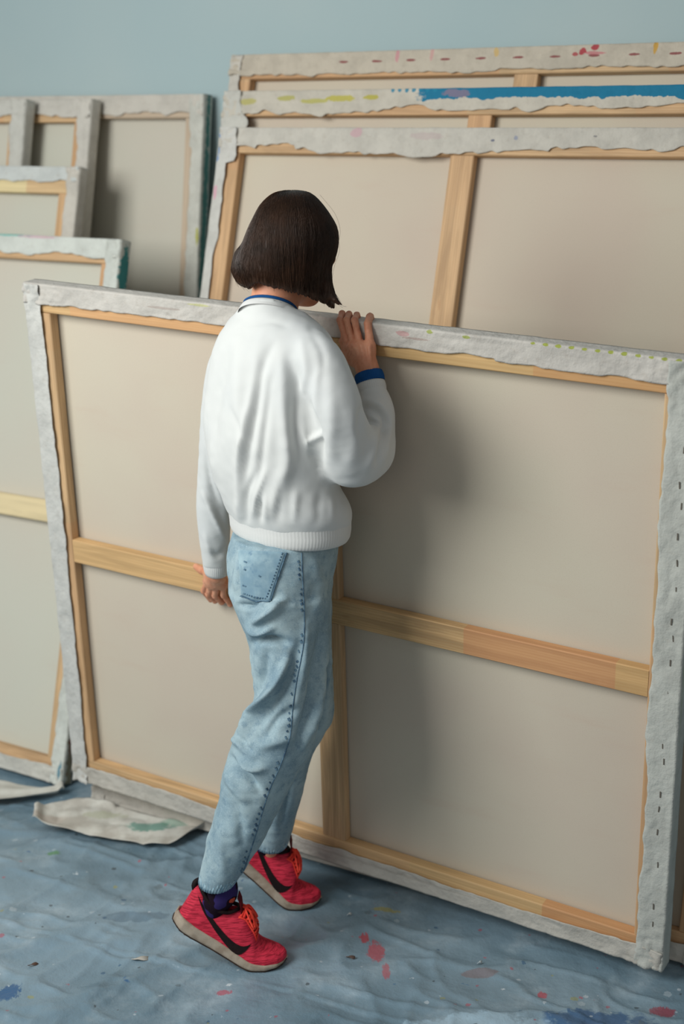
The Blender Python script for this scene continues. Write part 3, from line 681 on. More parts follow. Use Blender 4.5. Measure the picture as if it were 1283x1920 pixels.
# open hem and collar
inner = f.stack([(z, cx, cy, a-.006, b-.006, ro) for (z, cx, cy, a, b, ro) in torso_rows], 2.15, cap=False)
zh = at(540, 992, 2.91)[2]
f.d = np.maximum(f.d, -np.maximum(inner, f.Z-(zh+.03)))
V, Q = f.mesh(); V = relax(V, Q, 3); Nn = normals(V, Q)
near = (0, 2.93)
folds = [
 ([(424, 655), (408, 720), (396, 790), (400, 850)], -.010, 15), ([(447, 640), (446, 720), (452, 800), (462, 850)], .006, 14),
 ([(512, 645), (490, 690), (480, 755), (465, 850), (452, 930)], -.0085, 10), ([(484, 680), (474, 745), (462, 800), (448, 870), (456, 965)], .0085, 8),
 ([(508, 710), (498, 790), (490, 860), (484, 950)], -.006, 8), ([(531, 665), (532, 750), (540, 850), (530, 900), (511, 960)], .0105, 13),
 ([(542, 672), (556, 720), (552, 790), (558, 860)], -.008, 10), ([(566, 640), (574, 700), (562, 740)], .005, 8), ([(436, 770), (452, 805), (462, 835)], -.004, 7),
 ([(572, 745), (586, 790), (597, 830), (600, 868)], -.013, 9), ([(577, 828), (590, 822), (597, 815)], .010, 6), ([(580, 842), (588, 862), (600, 885)], -.010, 6), ([(566, 800), (576, 830), (592, 880)], .006, 7),
 ([(477, 889), (462, 930), (464, 975)], -.007, 6), ([(496, 885), (484, 925), (476, 965)], .008, 6), ([(487, 935), (488, 978)], -.006, 5), ([(500, 930), (500, 975)], .004, 5), ([(446, 900), (448, 975)], .004, 6),
 ([(530, 900), (520, 978)], -.004, 8), ([(556, 920), (552, 978)], .004, 7), ([(600, 920), (596, 978)], -.003, 8), ([(620, 930), (625, 975)], .003, 7),
 ([(392, 840), (405, 905), (428, 950)], .007, 7), ([(386, 850), (398, 912), (424, 965)], -.006, 6, (2.98, 4)), ([(381, 925), (400, 965), (420, 1008)], .006, 4.5, (3.0, 4)), ([(392, 920), (410, 960), (424, 985)], -.006, 8, (3.0, 4)),
 ([(395, 1035), (410, 1042), (425, 1030)], -.005, 6, (3.0, 4)), ([(384, 1000), (392, 1030), (400, 1045)], .004, 5, (3.0, 4)),
 ([(683, 764), (700, 768), (716, 778), (726, 796)], -.010, 5.5), ([(686, 752), (706, 756), (722, 768)], .006, 6), ([(690, 778), (704, 784), (716, 796)], .006, 5),
 ([(722, 786), (716, 820), (707, 868)], -.008, 5), ([(732, 790), (728, 830), (720, 870)], .005, 5), ([(706, 800), (702, 840), (690, 880)], .004, 8), ([(664, 770), (668, 820), (655, 880)], .004, 14),
 ([(683, 758), (674, 790), (672, 815)], -.006, 7), ([(620, 700), (622, 790), (618, 860)], .004, 12), ([(600, 690), (592, 740), (590, 780)], .004, 8), ([(610, 885), (640, 905), (690, 908)], .004, 8),
 ([(583, 620), (606, 668), (600, 720)], -.003, 7), ([(470, 610), (505, 603), (540, 612)], -.002, 5)]
h = creases(V, Nn, folds)*1.15
h += .0016*noise3(V, 22)+.0009*noise3(V, 55, 4)
V = V+Nn*h[:, None]; V = relax(V, Q, 1, .4)
shirt = pmesh('sweatshirt', V, Q, COTTON); SH_T = bvh(V, Q)
# waist ribbing
def ringband(rows, n=240, rib=0, amp=.0, thick=.004, e=2.15):
    """rows (z,cx,cy,a,b,rot) top to bottom; outer wall, rolled edge, inner wall"""
    V = []; outer = rows; inner = [(z+.001, cx, cy, a-thick, b-thick, ro) for (z, cx, cy, a, b, ro) in rows[::-1]]
    allr = outer+inner
    for (z, cx, cy, a, b, ro) in allr:
        for k in range(n):
            t_ = 2*math.pi*k/n; c_, s_ = math.cos(t_), math.sin(t_); m = 1/((abs(c_)**e+abs(s_)**e)**(1/e))
            r_ = amp*math.cos(rib*t_)
            x = (a+r_)*c_*m; y = (b+r_)*s_*m
            V.append((cx+x*math.cos(ro)+y*math.sin(ro), cy-x*math.sin(ro)+y*math.cos(ro), z))
    return V, grid_faces(len(allr), n, True)
hr = [row(py, xl, xr, 2.91, 0, TORSO, rr) for py, xl, xr in ((962, 426, 656), (968, 428, 656), (980, 430, 656), (992, 431, 654), (999, 434, 650), (1001, 436, 647))]
V, Fc = ringband(hr, 480, 110, .0002); pmesh('hem_ribbing', V, Fc, RIB, shirt, loc=None).matrix_world = Matrix.Identity(4)
def sub(o, parent):
    o.parent = parent; o.matrix_parent_inverse = Matrix.Identity(4); o.matrix_basis = Matrix.Identity(4); return o
# collar: white band then a blue edge, both rings round the neck, tilted forward
def circle_band(c, nrm, xdir, rx, ry, prof, n=96, rib=0, amp=0):
    nrm = np.array(nrm)/np.linalg.norm(nrm); x = np.array(xdir, float); x -= nrm*(x@nrm); x /= np.linalg.norm(x); y = np.cross(nrm, x)
    V = []
    for (dr, dz) in prof:
        for k in range(n):
            a = 2*math.pi*k/n; w = amp*math.cos(rib*a)
            V.append(np.array(c)+x*(rx+dr+w)*math.cos(a)+y*(ry+dr+w)*math.sin(a)+nrm*dz)
    return V, grid_faces(len(prof), n, True)
FWD = np.array([math.sin(TORSO), math.cos(TORSO), 0]); RGT = np.array([math.cos(TORSO), -math.sin(TORSO), 0])

V, Fc = circle_band(neckc-cn*.002, cn, RGT, .0555, .0555, [(.006, -.010), (.004, -.002), (.001, .004), (-.001, .006), (-.003, .005), (-.003, -.01)], 120)
sub(pmesh('collar_band', V, Fc, RIB, shirt), shirt)
V, Fc = circle_band(neckc+cn*.004, cn, RGT, .0545, .0545, [(.001, -.001), (-.0002, .0045), (-.002, .006), (-.0045, .004), (-.005, -.012)], 120)
sub(pmesh('collar_trim', V, Fc, BLUE, shirt), shirt)
# cuffs
def cuff(a, b, r0, r1, mat, name, rib=44, back=.012):
    a = np.array(a); b = np.array(b); ax = (b-a)/np.linalg.norm(b-a); L = np.linalg.norm(b-a); x = np.cross(ax, [0, 0, 1.0]); 
    prof = []
    for t_ in np.linspace(0, 1, 6): prof.append((r0+(r1-r0)*t_+.0015*math.sin(math.pi*t_), t_*L))
    prof += [(r1-.0025, L+.0008), (r1-.004, L-.002), (r0-.004, 0)]
    V, Fc = circle_band(a, ax, x, 0, 0, prof, 132, rib, .0005)
    return V, Fc
rw0, rw1 = at(698, 736, FY-.006), at(695, 716, FY+.002); rw2 = at(691, 700, FY+.010)
V, Fc = cuff(rw0, rw1, .0285, .0278, RIB, 'cuff'); sub(pmesh('cuff_ribbing', V, Fc, RIB, shirt), shirt)
V, Fc = cuff(rw1+(rw1-rw2)*.15, rw2, .0284, .0280, BLUE, 'cuff'); sub(pmesh('cuff_trim', V, Fc, BLUE, shirt), shirt)
lw0, lw1 = at(406, 1050, 3.147), at(407, 1074, 3.155)
V, Fc = cuff(lw0, lw1, .0305, .0265, RIB, 'cuff'); sub(pmesh('cuff_ribbing', V, Fc, RIB, shirt), shirt)

# ---------------------------------------------------------------- jeans
f = Field((-.36, 2.70, .06), (.06, 3.20, .94), .0042)
pel = [row(*r) for r in [(975, 440, 640, 2.91, .120), (1000, 436, 638, 2.91, .125), (1035, 427, 634, 2.91, .135), (1085, 430, 624, 2.91, .140), (1131, 441, 619, 2.91, .138), (1175, 462, 619, 2.91, .125), (1200, 474, 616, 2.91, .105)]]
legR = [row(*r) for r in [(1120, 442, 612, 2.85, .080), (1180, 470, 612, 2.845, .088), (1240, 471, 608, 2.84, .088), (1312, 476, 602, 2.835, .084), (1345, 460, 600, 2.835, .082), (1397, 434, 588, 2.835, .078),
        (1440, 422, 564, 2.835, .074), (1472, 416, 546, 2.835, .071), (1521, 404, 520, 2.835, .067), (1585, 386, 486, 2.84, .062), (1620, 379, 464, 2.84, .058), (1652, 373, 440, 2.84, .052)]]
legL = [row(*r) for r in [(1120, 480, 620, 2.985, .080), (1200, 500, 621, 2.99, .086), (1284, 520, 624, 3.0, .080), (1340, 520, 625, 3.01, .076), (1376, 512, 606, 3.02, .072), (1408, 502, 588, 3.03, .070), (1461, 490, 574, 3.045, .064),
        (1525, 482, 556, 3.06, .058), (1567, 481, 545, 3.075, .052), (1582, 482, 538, 3.08, .048)]]
f.add(f.stack(pel, 2.2)); f.add(f.stack(legR), .03); f.add(f.stack(legL), .025)
for leg, py, Y in ((legR, 1652, 2.84), (legL, 1582, 3.08)):
    zz = at(0, py, Y)[2]; inn = f.stack([(z, cx, cy, a-.005, b-.005, ro) for (z, cx, cy, a, b, ro) in leg], cap=False)
    y0, y1 = Y-.07, Y+.07
    m = (f.Y > y0) & (f.Y < y1)
    f.d = np.where(m, np.maximum(f.d, -np.maximum(inn, f.Z-(zz+.035))), f.d)
V, Q = f.mesh(); V = relax(V, Q, 3); Nn = normals(V, Q)
jf = [([(534, 1124), (505, 1146), (474, 1168)], .010, 8), ([(450, 1134), (468, 1134), (484, 1128)], -.009, 6), ([(463, 1176), (488, 1188), (512, 1176)], .007, 7), ([(474, 1206), (492, 1198), (515, 1200), (540, 1206)], -.010, 7),
 ([(539, 1238), (518, 1284), (484, 1326), (452, 1378)], .013, 9), ([(500, 1230), (488, 1270), (478, 1310)], -.008, 9), ([(560, 1210), (545, 1260), (520, 1310), (490, 1360)], -.006, 10), ([(453, 1384), (462, 1400), (474, 1410)], -.009, 6),
 ([(436, 1385), (456, 1396), (473, 1412)], .008, 8), ([(427, 1416), (448, 1438), (470, 1462), (486, 1480)], -.010, 7), ([(440, 1425), (470, 1440), (496, 1440)], .008, 7), ([(424, 1440), (436, 1470), (460, 1500)], .005, 8),
 ([(500, 1380), (520, 1350), (552, 1330)], -.005, 9), ([(490, 1400), (520, 1390), (560, 1380)], .005, 10), ([(430, 1500), (450, 1540), (456, 1590)], -.004, 9), ([(412, 1560), (416, 1600), (420, 1640)], .003, 8),
 ([(617, 1190), (606, 1260), (592, 1330), (568, 1400)], .009, 7), ([(606, 1180), (590, 1260), (578, 1330), (552, 1400)], -.007, 8), ([(612, 1290), (604, 1340), (590, 1370)], -.006, 6, (2.9, 4)), ([(548, 1440), (540, 1490), (528, 1550)], -.005, 7, (2.93, 4)),
 ([(590, 1060), (600, 1100), (598, 1150)], .003, 10), ([(450, 1050), (446, 1090), (452, 1120)], .004, 9), ([(576, 1170), (570, 1240), (555, 1320)], .003, 7)]
h = creases(V, Nn, jf)*2.1+.0020*noise3(V, 24)+.0011*noise3(V, 60, 3)+.0018*np.abs(noise3(V*np.array([1, 1, 1.6]), 30, 8))
# puckers at the hems
for leg, zz in ((legR, at(0, 1652, 2.84)[2]), (legL, at(0, 1582, 3.08)[2])):
    m = np.exp(-((V[:, 2]-zz-.012)/.010)**2)*(np.abs(V[:, 1]-leg[-1][2]) < .09); h += m*.0012*np.sin(V[:, 0]*700)
V = V+Nn*h[:, None]
jeans = pmesh('jeans', V, Q, DEN); J_T = bvh(V, Q)
def ribbon(tree, pl, w, off=.0012, step=3.0, dash=None):
    P = catmull(np.array(pl, float), 200); L = np.concatenate([[0], np.cumsum(np.linalg.norm(np.diff(P, axis=0), axis=1))])
    n = int(L[-1]/step)+2; s_ = np.linspace(0, L[-1], n); P = np.stack([np.interp(s_, L, P[:, 0]), np.interp(s_, L, P[:, 1])], 1)
    T = np.gradient(P, axis=0); T /= np.linalg.norm(T, axis=1)[:, None]+1e-9; B = np.stack([-T[:, 1], T[:, 0]], 1)
    V = []; ok = []
    for i in range(n):
        rw = []; good = True
        for k, oo in ((-1, 0), (-.5, 1), (.5, 1), (1, 0)):
            hh = on_surface(tree, P[i][0]+B[i][0]*w*k, P[i][1]+B[i][1]*w*k, off*(1 if oo else .1))
            if hh is None: good = False; break
            rw.append(hh[0])
        if good: V.append(rw); ok.append(True)
        else: V.append([np.zeros(3)]*4); ok.append(False)
    Fc = []
    for i in range(n-1):
        if ok[i] and ok[i+1] and np.linalg.norm(V[i][0]-V[i+1][0]) < .08:
            if dash is None or (s_[i] % dash[0]) < dash[1]:
                for k in range(3): Fc.append((i*4+k, i*4+k+1, i*4+k+5, i*4+k+4))
    VV = np.array([v for rw in V for v in rw]); used = sorted({i for q in Fc for i in q}); mp = {o: n for n, o in enumerate(used)}
    return (VV[used] if used else VV[:0].reshape(0, 3)), [tuple(mp[i] for i in q) for q in Fc]
seam = [(566, 1036), (567, 1070), (569, 1110), (571, 1150), (570, 1200), (564, 1240), (556, 1280), (549, 1330), (544, 1380), (528, 1430), (506, 1480), (490, 1530), (478, 1570), (463, 1615), (455, 1638)]
V, Fc = ribbon(J_T, seam, 1.1, .0014); sub(pmesh('side_seam', V, Fc, DEND, jeans), jeans)
rsm = np.random.RandomState(5); parts = []
sp = catmull(np.array(seam, float), 60)
for i in range(1, 59):
    if rsm.rand() < .25: continue
    p = sp[i]-np.array([5.5, 0])+rsm.uniform(-1.5, 1.5, 2); l = rsm.uniform(2.2, 5)
    v, q = ribbon(J_T, [(p[0]-l*.3, p[1]-l*.6), (p[0], p[1]), (p[0]+l*.3, p[1]+l*.6)], rsm.uniform(1.6, 3.0), .0012, 1.6)
    if len(q): sub(pmesh('seam_pucker', v, q, DEND, jeans), jeans)
def patch(tree, poly, off, n=26):
    """quad patch: poly = four corners TL,TR,BR,BL in photo px, with the edges slightly lifted"""
    A, B, C_, D_ = [np.array(p, float) for p in poly]; V = []
    for i in range(n):
        for j in range(n):
            u, v = i/(n-1), j/(n-1); p = (A*(1-u)+B*u)*(1-v)+(D_*(1-u)+C_*u)*v
            p = p+np.array([0, 6*math.sin(math.pi*u)])*v**3
            hh = on_surface(tree, p[0], p[1], off if 0 < i < n-1 and 0 < j < n-1 else -.001)
            V.append(hh[0] if hh is not None else V[-1])
    return np.array(V), grid_faces(n, n)
V, Fc = patch(J_T, [(445, 1030), (538, 1034), (507, 1127), (452, 1116)], .0028)
pocket = sub(pmesh('back_pocket', V, Fc, DENP, jeans), jeans)
parts = [ribbon(J_T, [(538, 1036), (528, 1064), (517, 1096), (508, 1127)], 1.3, .0040), ribbon(J_T, [(452, 1117), (478, 1125), (507, 1128)], 1.2, .0040),
         ribbon(J_T, [(530, 1036), (520, 1064), (509, 1096), (500, 1122)], 2.2, .0038, 1.5, (6, 3)), ribbon(J_T, [(458, 1112), (480, 1119), (502, 1122)], 2.6, .0038, 1.2, (5, 2.6))]
for (x, y, l) in [(462, 1054, 3), (460, 1098, 3.4), (461, 1068, 2), (488, 1080, 2)]: parts.append(ribbon(J_T, [(x-l, y-1), (x, y), (x+l, y+1)], 2.6, .0036, 1.2))
V, Fc = merge(parts); sub(pmesh('pocket_stitching', V, Fc, DEND, jeans), jeans)
for rw_ in ((legR, 1652, 2.84), (legL, 1582, 3.08)):
    leg, py, Y = rw_; z, cx, cy, a, b, ro = leg[-1]; z2, cx2, cy2, a2, b2, _ = leg[-2]
    g = (.022)/(z2-z)
    r1 = (z+.022, cx+(cx2-cx)*g, cy, a+(a2-a)*g+.0004, b+(b2-b)*g+.0004, 0)
    V, Fc = ringband([r1, (z+.011, (cx+r1[1])/2, cy, (a+r1[3])/2+.0012, (b+r1[4])/2+.0012, 0), (z-.001, cx, cy, a+.001, b+.001, 0)], 200, 40, .0008, .005, 2.0)
    sub(pmesh('leg_hem', V, Fc, DENB, jeans), jeans)

# ---------------------------------------------------------------- body: head, neck, trunk, arms, hands, legs in one mesh
HPH = math.radians(38); HF = np.array([math.sin(HPH), math.cos(HPH), 0]); HR = np.array([math.cos(HPH), -math.sin(HPH), 0])
tilt = math.radians(11); HFt = HF*math.cos(tilt)-np.array([0, 0, 1])*math.sin(tilt); HU = np.cross(HR, HFt); HM = np.stack([HR, HFt, HU], 1)
HC = at(547, 463, 2.94)
def hp(r_, f_, u_): return HC+HR*r_+HFt*f_+HU*u_
parts = []
hd = Field(HC-np.array([.14, .14, .25]), HC+np.array([.16, .16, .14]), .0026)
hd.add(hd.ell(hp(0, -.008, .025), (.068, .084, .078), HM)); hd.add(hd.ell(hp(0, .018, -.035), (.058, .068, .075), HM), .03)
hd.add(hd.ell(hp(0, .062, -.088), (.022, .020, .020), HM), .03)                      # chin
hd.add(hd.seg(hp(.045, .0, -.05), hp(.018, .058, -.092), .018, .012), .02); hd.add(hd.seg(hp(-.045, .0, -.05), hp(-.018, .058, -.092), .018, .012), .02)
hd.add(hd.seg(hp(0, .086, .010), hp(0, .108, -.026), .006, .010), .012)              # nose
hd.add(hd.ell(hp(0, .100, -.030), (.015, .011, .008), HM), .006)
for s_ in (-1, 1):
    hd.add(hd.ell(hp(.034*s_, .070, -.012), (.022, .016, .016), HM), .015)            # cheeks
    hd.add(hd.seg(hp(.014*s_, .083, .028), hp(.046*s_, .066, .024), .006, .005), .010)  # brow
    hd.d = -smin(-hd.d, hd.ell(hp(.031*s_, .092, .008), (.017, .014, .010), HM), .008)  # eye socket
    hd.add(hd.ell(hp(.031*s_, .072, .006), (.0125, .0125, .0125), HM), .002)
    hd.add(hd.ell(hp(.074*s_, -.004, -.004), (.008, .018, .030), HM), .006)            # ears
hd.add(hd.ell(hp(0, .090, -.056), (.020, .009, .0045), HM), .004); hd.add(hd.ell(hp(0, .088, -.066), (.017, .009, .0055), HM), .004)
nb = at(508, 604, 2.888); hd.add(hd.chain([hp(0, -.022, -.02), hp(0, -.028, -.070), nb, nb-np.array([.0, .0, .05])], [.050, .047, .049, .052], .01), .02)
V, Q = hd.mesh(); V = relax(V, Q, 2); parts.append((V, Q))
bd = Field((-.40, 2.62, .0), (.20, 3.30, 1.45), .0062)
bd.add(bd.stack([(z, cx, cy, a*.73, b*.73, ro) for (z, cx, cy, a, b, ro) in torso_rows[4:]], 2.1)); bd.add(bd.stack([(z, cx, cy, a*.80, b*.74, ro) for (z, cx, cy, a, b, ro) in pel]), .02)
RWR = ch(690, 694, -.040); LWR = ch(407, 1074, -.062)
bd.add(bd.chain([rs_p[5], rs_p[-14]], [.036, .036], 0), .02); bd.add(bd.chain([rs_p[-14], at(696, 850, 2.84), at(704, 790, FY-.03), at(696, 722, FY), RWR], [.036, .034, .025, .019, .019], .01), .012)
bd.add(bd.chain([ls_p[8], ls_p[14], ls_p[20], LWR], [.026, .025, .024, .019], .004), .006)
bd.add(bd.chain([at(540, 1090, 2.86), at(540, 1340, 2.835), at(425, 1600, 2.84), at(402, 1665, 2.84)], [.060, .050, .034, .022], .01), .01)
bd.add(bd.chain([at(560, 1090, 2.98), at(575, 1320, 3.01), at(520, 1520, 3.07), at(507, 1590, 3.085)], [.058, .046, .034, .022], .01), .01)
bd.add(bd.chain([nb-np.array([0, 0, .08]), nb], [.05, .048]), .02)
bd.add(bd.chain([at(402, 1665, 2.84), at(396, 1730, 2.835), at(480, 1800, 2.835)], [.022, .016, .016], 0), .01)
bd.add(bd.chain([at(506, 1590, 3.085), at(500, 1635, 3.088), at(560, 1688, 3.088)], [.022, .016, .016], 0), .01)
V, Q = bd.mesh(); V = relax(V, Q, 3); parts.append((V, Q))
# hands
def hand(wrist, fingers, thumb, fore, lo, hi, palm_r=.0125, extra=()):
    H = Field(lo, hi, .0014)
    for fg in fingers: H.add(H.seg(wrist+(fg[0][0]-wrist)*.12, fg[0][0], palm_r*1.1, palm_r*.92), .016)
    H.add(H.seg(fore, wrist, .0185, .0195), .012)
    for i in range(len(fingers)-1): H.add(H.seg((fingers[i][0][0]*.8+wrist*.2), (fingers[i+1][0][0]*.8+wrist*.2), palm_r*.9, palm_r*.9), .008)
    D = None
    for (pts, rads) in fingers:
        d = H.chain(pts, rads, .002)
        for i in range(1, len(pts)-1): d = smin(d, H.ell(pts[i], (rads[i]*1.05,)*3), .0015)
        D = d if D is None else np.minimum(D, d)
    H.d = smin(H.d, D, .0035)
    if thumb: H.add(H.chain(thumb[0], thumb[1], .005), .010)
    for e_ in extra: H.add(H.seg(*e_), .006)
    V, Q = H.mesh(); V = relax(V, Q, 2)
    Nh = normals(V, Q); V = V+Nh*(.0005*noise3(V, 140)+.0004*noise3(V, 300, 5))[:, None]
    return V, Q
def over_edge(px, py, dy=0, tip=.046, tt=0):
    """joints over the top edge, given where the fingers' middle knuckle shows"""
    p = ch(px, py, -.006); l = FR.T@(p-FO)
    return p, fc(l[0]-.009, .018, FH+.0085), fc(l[0]-.016, tip, FH-.012+tt)
rf = []
for (mx, my), (qx, qy), r0 in (((655, 655), (637.5, 600), .0068), ((664, 650), (650.5, 600), .0071), ((676, 648), (665, 600), .0070), ((694, 648), (690, 607), .0080)):
    m = ch(mx, my, -.024); a, b, c_ = over_edge(qx, qy)
    rf.append(([m, a, b, c_], [r0+.0008, r0, r0*.93, r0*.80]))
pk = ch(681, 602, -.004); l = FR.T@(pk-FO)     # the little finger lies beside the fourth
rfore = at(696, 722, FY)
th = ([ch(682, 680, -.042), ch(662, 676, -.034), ch(650, 664, -.018), fc((FR.T@(ch(646, 655, -.006)-FO))[0], -.013, FH-.040)], [.012, .0105, .0088, .0075])
tend = [(ch(655, 650, -.036), ch(680, 685, -.052), .0035, .0025), (ch(664, 648, -.037), ch(684, 685, -.053), .0035, .0025), (ch(677, 648, -.037), ch(689, 685, -.053), .0032, .0025), (ch(693, 650, -.036), ch(695, 685, -.052), .003, .0025)]
lo = np.array([-.07, 2.86, 1.15]); hi = np.array([.12, 3.10, 1.40])
parts.append(hand(RWR, rf, th, rfore, lo, hi, extra=tend))
lf = []
for (mx, my), (qx, qy), r0 in (((390, 1090), (382, 1108), .0068), ((397, 1094), (391, 1115), .0072), ((407, 1096), (403, 1117), .0072), ((419, 1096), (419, 1116), .0068)):
    m = ch(mx, my, -.034); q_ = ch(qx, qy, -.017); l = FR.T@(q_-FO)
    lf.append(([m, q_, fc(l[0]+.004, .002, .632*KF-.006), fc(l[0]+.006, .020, .628*KF)], [r0+.0012, r0, r0*.94, r0*.82]))
lth = ([ch(402, 1080, -.056), ch(392, 1074, -.040), fc((FR.T@(ch(378, 1064, -.014)-FO))[0], -.014, .706*KF), fc((FR.T@(ch(368, 1062, -.006)-FO))[0], -.006, .7075*KF)], [.012, .0105, .0088, .0075])
lo = np.array([-.42, 3.10, .60]); hi = np.array([-.22, 3.36, .86])
parts.append(hand(LWR, lf, lth, LWR+(ls_p[30]-LWR)*.5, lo, hi))
V, Fc = merge([(v, [tuple(int(i) for i in q) for q in qq]) for v, qq in parts])
body = pmesh('body', V, Fc, SKIN)
# face colour: lips, eyes and brows
LIP = plain('lips', (178, 92, 86), .45); EYEW = plain('eye_white', (232, 228, 222), .2, .5); IRIS = plain('iris', (58, 38, 24), .2, .5)
def ellmesh(c, r, M_, n=20):
    V = []
    for i in range(n//2+1):
        p_ = math.pi*i/(n//2)
        for k in range(n):
            a = 2*math.pi*k/n; q = np.array([r[0]*math.sin(p_)*math.cos(a), r[1]*math.sin(p_)*math.sin(a), r[2]*math.cos(p_)]); V.append(c+M_@q)
    return V, grid_faces(n//2+1, n, True)
for s_ in (-1, 1):
    V, Fc = ellmesh(hp(.031*s_, .0755, .006), (.0105, .0100, .0062), HM); sub(pmesh('eye', V, Fc, EYEW, body), body)
    V, Fc = ellmesh(hp(.031*s_, .0830, .004), (.0050, .0032, .0050), HM); sub(pmesh('iris', V, Fc, IRIS, body), body)
V1 = ellmesh(hp(0, .092, -.0565), (.021, .0085, .0036), HM); V2 = ellmesh(hp(0, .090, -.0655), (.018, .0085, .0048), HM)
V, Fc = merge([V1, V2]); sub(pmesh('lips', V, Fc, LIP, body), body)

# ---------------------------------------------------------------- hair
HAIRM = NT('dark_brown_hair'); tc = HAIRM.n('ShaderNodeTexCoord').outputs['Object']
c = HAIRM.mix(HAIRM.rampv(HAIRM.noise(tc, 30, 4), .3, .7), s2l((44, 27, 15)), s2l((60, 37, 22)))
HAIRM.col(c); HAIRM.set(.46, .32); HAIRM.nrm(HAIRM.bump(HAIRM.noise(HAIRM.mapping(tc, (1, 1, .06)), 700, 3), .35, .001)); HAIRM = HAIRM.m
hY = 2.925
hrow = [(357, 538, 556, .015), (359, 525, 571, .035), (364, 511, 584, .056), (374, 498, 596, .072), (388, 486, 608, .085), (405, 477, 620, .094), (425, 467, 631, .100), (445, 459, 634.5, .103), (465, 452, 633, .103), (480, 446, 629, .102),
        (500, 441, 621, .100), (515, 442, 618.5, .097), (530, 450, 619, .094), (545, 464, 622, .088), (556, 474, 626, .080), (566, 480, 628, .070)]
hrows = [row(py, xl, xr, hY, b) for (py, xl, xr, b) in hrow]
f = Field((-.30, 2.78, 1.30), (.03, 3.07, 1.63), .003)
f.add(f.stack(hrows, 2.1, cap=False)); ztop = hrows[0][0]; f.d = np.maximum(f.d, f.Z-ztop-.001)
# lower edge: follows the nape, falls towards the cheeks
ex = [at(x, 500, hY)[0] for x in (438, 472, 486, 545, 582, 604, 630)]; ez = [at(x, y, hY-.06)[2] for x, y in ((438, 530), (470, 541), (486, 529), (545, 543), (582, 556), (604, 566), (630, 574))]
zb = np.interp(f.X, ex, ez)
fa = ((f.X-HC[0])*HF[0]+(f.Y-HC[1])*HF[1])      # forward of the ears the hair hangs lower, and parts at the face
ra = ((f.X-HC[0])*HR[0]+(f.Y-HC[1])*HR[1])
zb = zb-.018*np.clip(fa/.06, 0, 1)
f.d = np.maximum(f.d, zb-f.Z)
innerh = f.stack([(z, cx, cy, max(a-.016, .004), max(b-.016, .004), 0) for (z, cx, cy, a, b, ro) in hrows], 2.1, cap=False)
f.d = np.maximum(f.d, -np.maximum(innerh, f.Z-at(540, 500, hY)[2]))
face = np.maximum(np.maximum(.035-fa, np.abs(ra)-.050), f.Z-(HC[2]+.035)); f.d = np.maximum(f.d, -face)
# the lock that swings out at the right
lk = [at(x, y, Y) for x, y, Y in ((612, 480, 2.90), (611, 510, 2.89), (613, 535, 2.885), (619, 553, 2.88), (629, 565, 2.875), (642, 573, 2.87))]
f.add(f.chain(lk, [.012, .010, .0095, .008, .0055, .0014], .004), .010)
lk2 = [at(x, y, Y) for x, y, Y in ((453, 480, 2.93), (450, 505, 2.925), (457, 524, 2.92), (468, 538, 2.915))]
f.add(f.chain(lk2, [.014, .0155, .012, .006], .004), .012)
V, Q = f.mesh(); V = relax(V, Q, 2); Nn = normals(V, Q)
ang = np.arctan2(V[:, 1]-HC[1], V[:, 0]-HC[0]); R3 = np.stack([np.cos(ang)*.9, np.sin(ang)*.9, V[:, 2]*.35], -1)
low = np.clip((1.60-V[:, 2])/.10, 0, 1)
V = V+Nn*((.0014*noise3(R3, 14)+.0010*noise3(R3, 40, 3))*low)[:, None]
V[:, 2] += np.where(V[:, 2] < 1.47, .004*noise3(R3, 60, 9), 0)
hparts = [(V, [tuple(int(i) for i in q) for q in Q])]
# fine strands lying on the bob
HB = bvh(V, Q); hr_ = np.random.RandomState(11)
crown = at(556, 360, hY+.0); cz = HC+np.array([0, 0, -.01])
for i in range(2600):
    a0 = hr_.uniform(0, 2*math.pi); n = 16; pts = []; off = hr_.uniform(.0002, .0012); drift = hr_.uniform(-.12, .12); e0 = hr_.uniform(.05, .5)
    for k, e in enumerate(np.linspace(e0, hr_.uniform(1.9, 2.6), n)):
        a = a0+drift*(k/n)+.02*math.sin(k*.9+i); dr = np.array([math.cos(a)*math.sin(min(e, 1.5)), math.sin(a)*math.sin(min(e, 1.5)), math.cos(min(e, 1.5))])
        org = cz.copy()
        if e > 1.5: org = cz-np.array([0, 0, (e-1.5)*.125])
        loc, nn, idx, d = HB.ray_cast(Vector(org+dr*.20), Vector(-dr))
        if loc is None or d > .16: break
        pts.append(np.array(loc)+np.array(nn)*off)
    if len(pts) > 5:
        nj = len(pts); r = np.full(nj, .00042); r[-1] = .0001; r[0] = .0001
        if hr_.rand() < .10: pts[-1] = pts[-1]+np.array([hr_.uniform(-.003, .003), hr_.uniform(-.003, .003), -.006])
        hparts.append(tube(pts, r, 3, False))
for (pl) in ([(634, 445), (637, 470), (627, 500), (622, 530)], [(600, 365), (628, 400), (638, 430), (636, 450)], [(604, 560), (600, 566), (606, 568)], [(636, 570), (644, 574), (650, 575)], [(626, 562), (636, 572), (643, 577)], [(446, 470), (439, 492), (440, 510)]):
    pts = [at(x, y, 2.89) for x, y in catmull(np.array(pl, float), 10)]; hparts.append(tube(pts, .00022, 3, False))
V, Fc = merge(hparts); pmesh('hair', V, Fc, HAIRM)

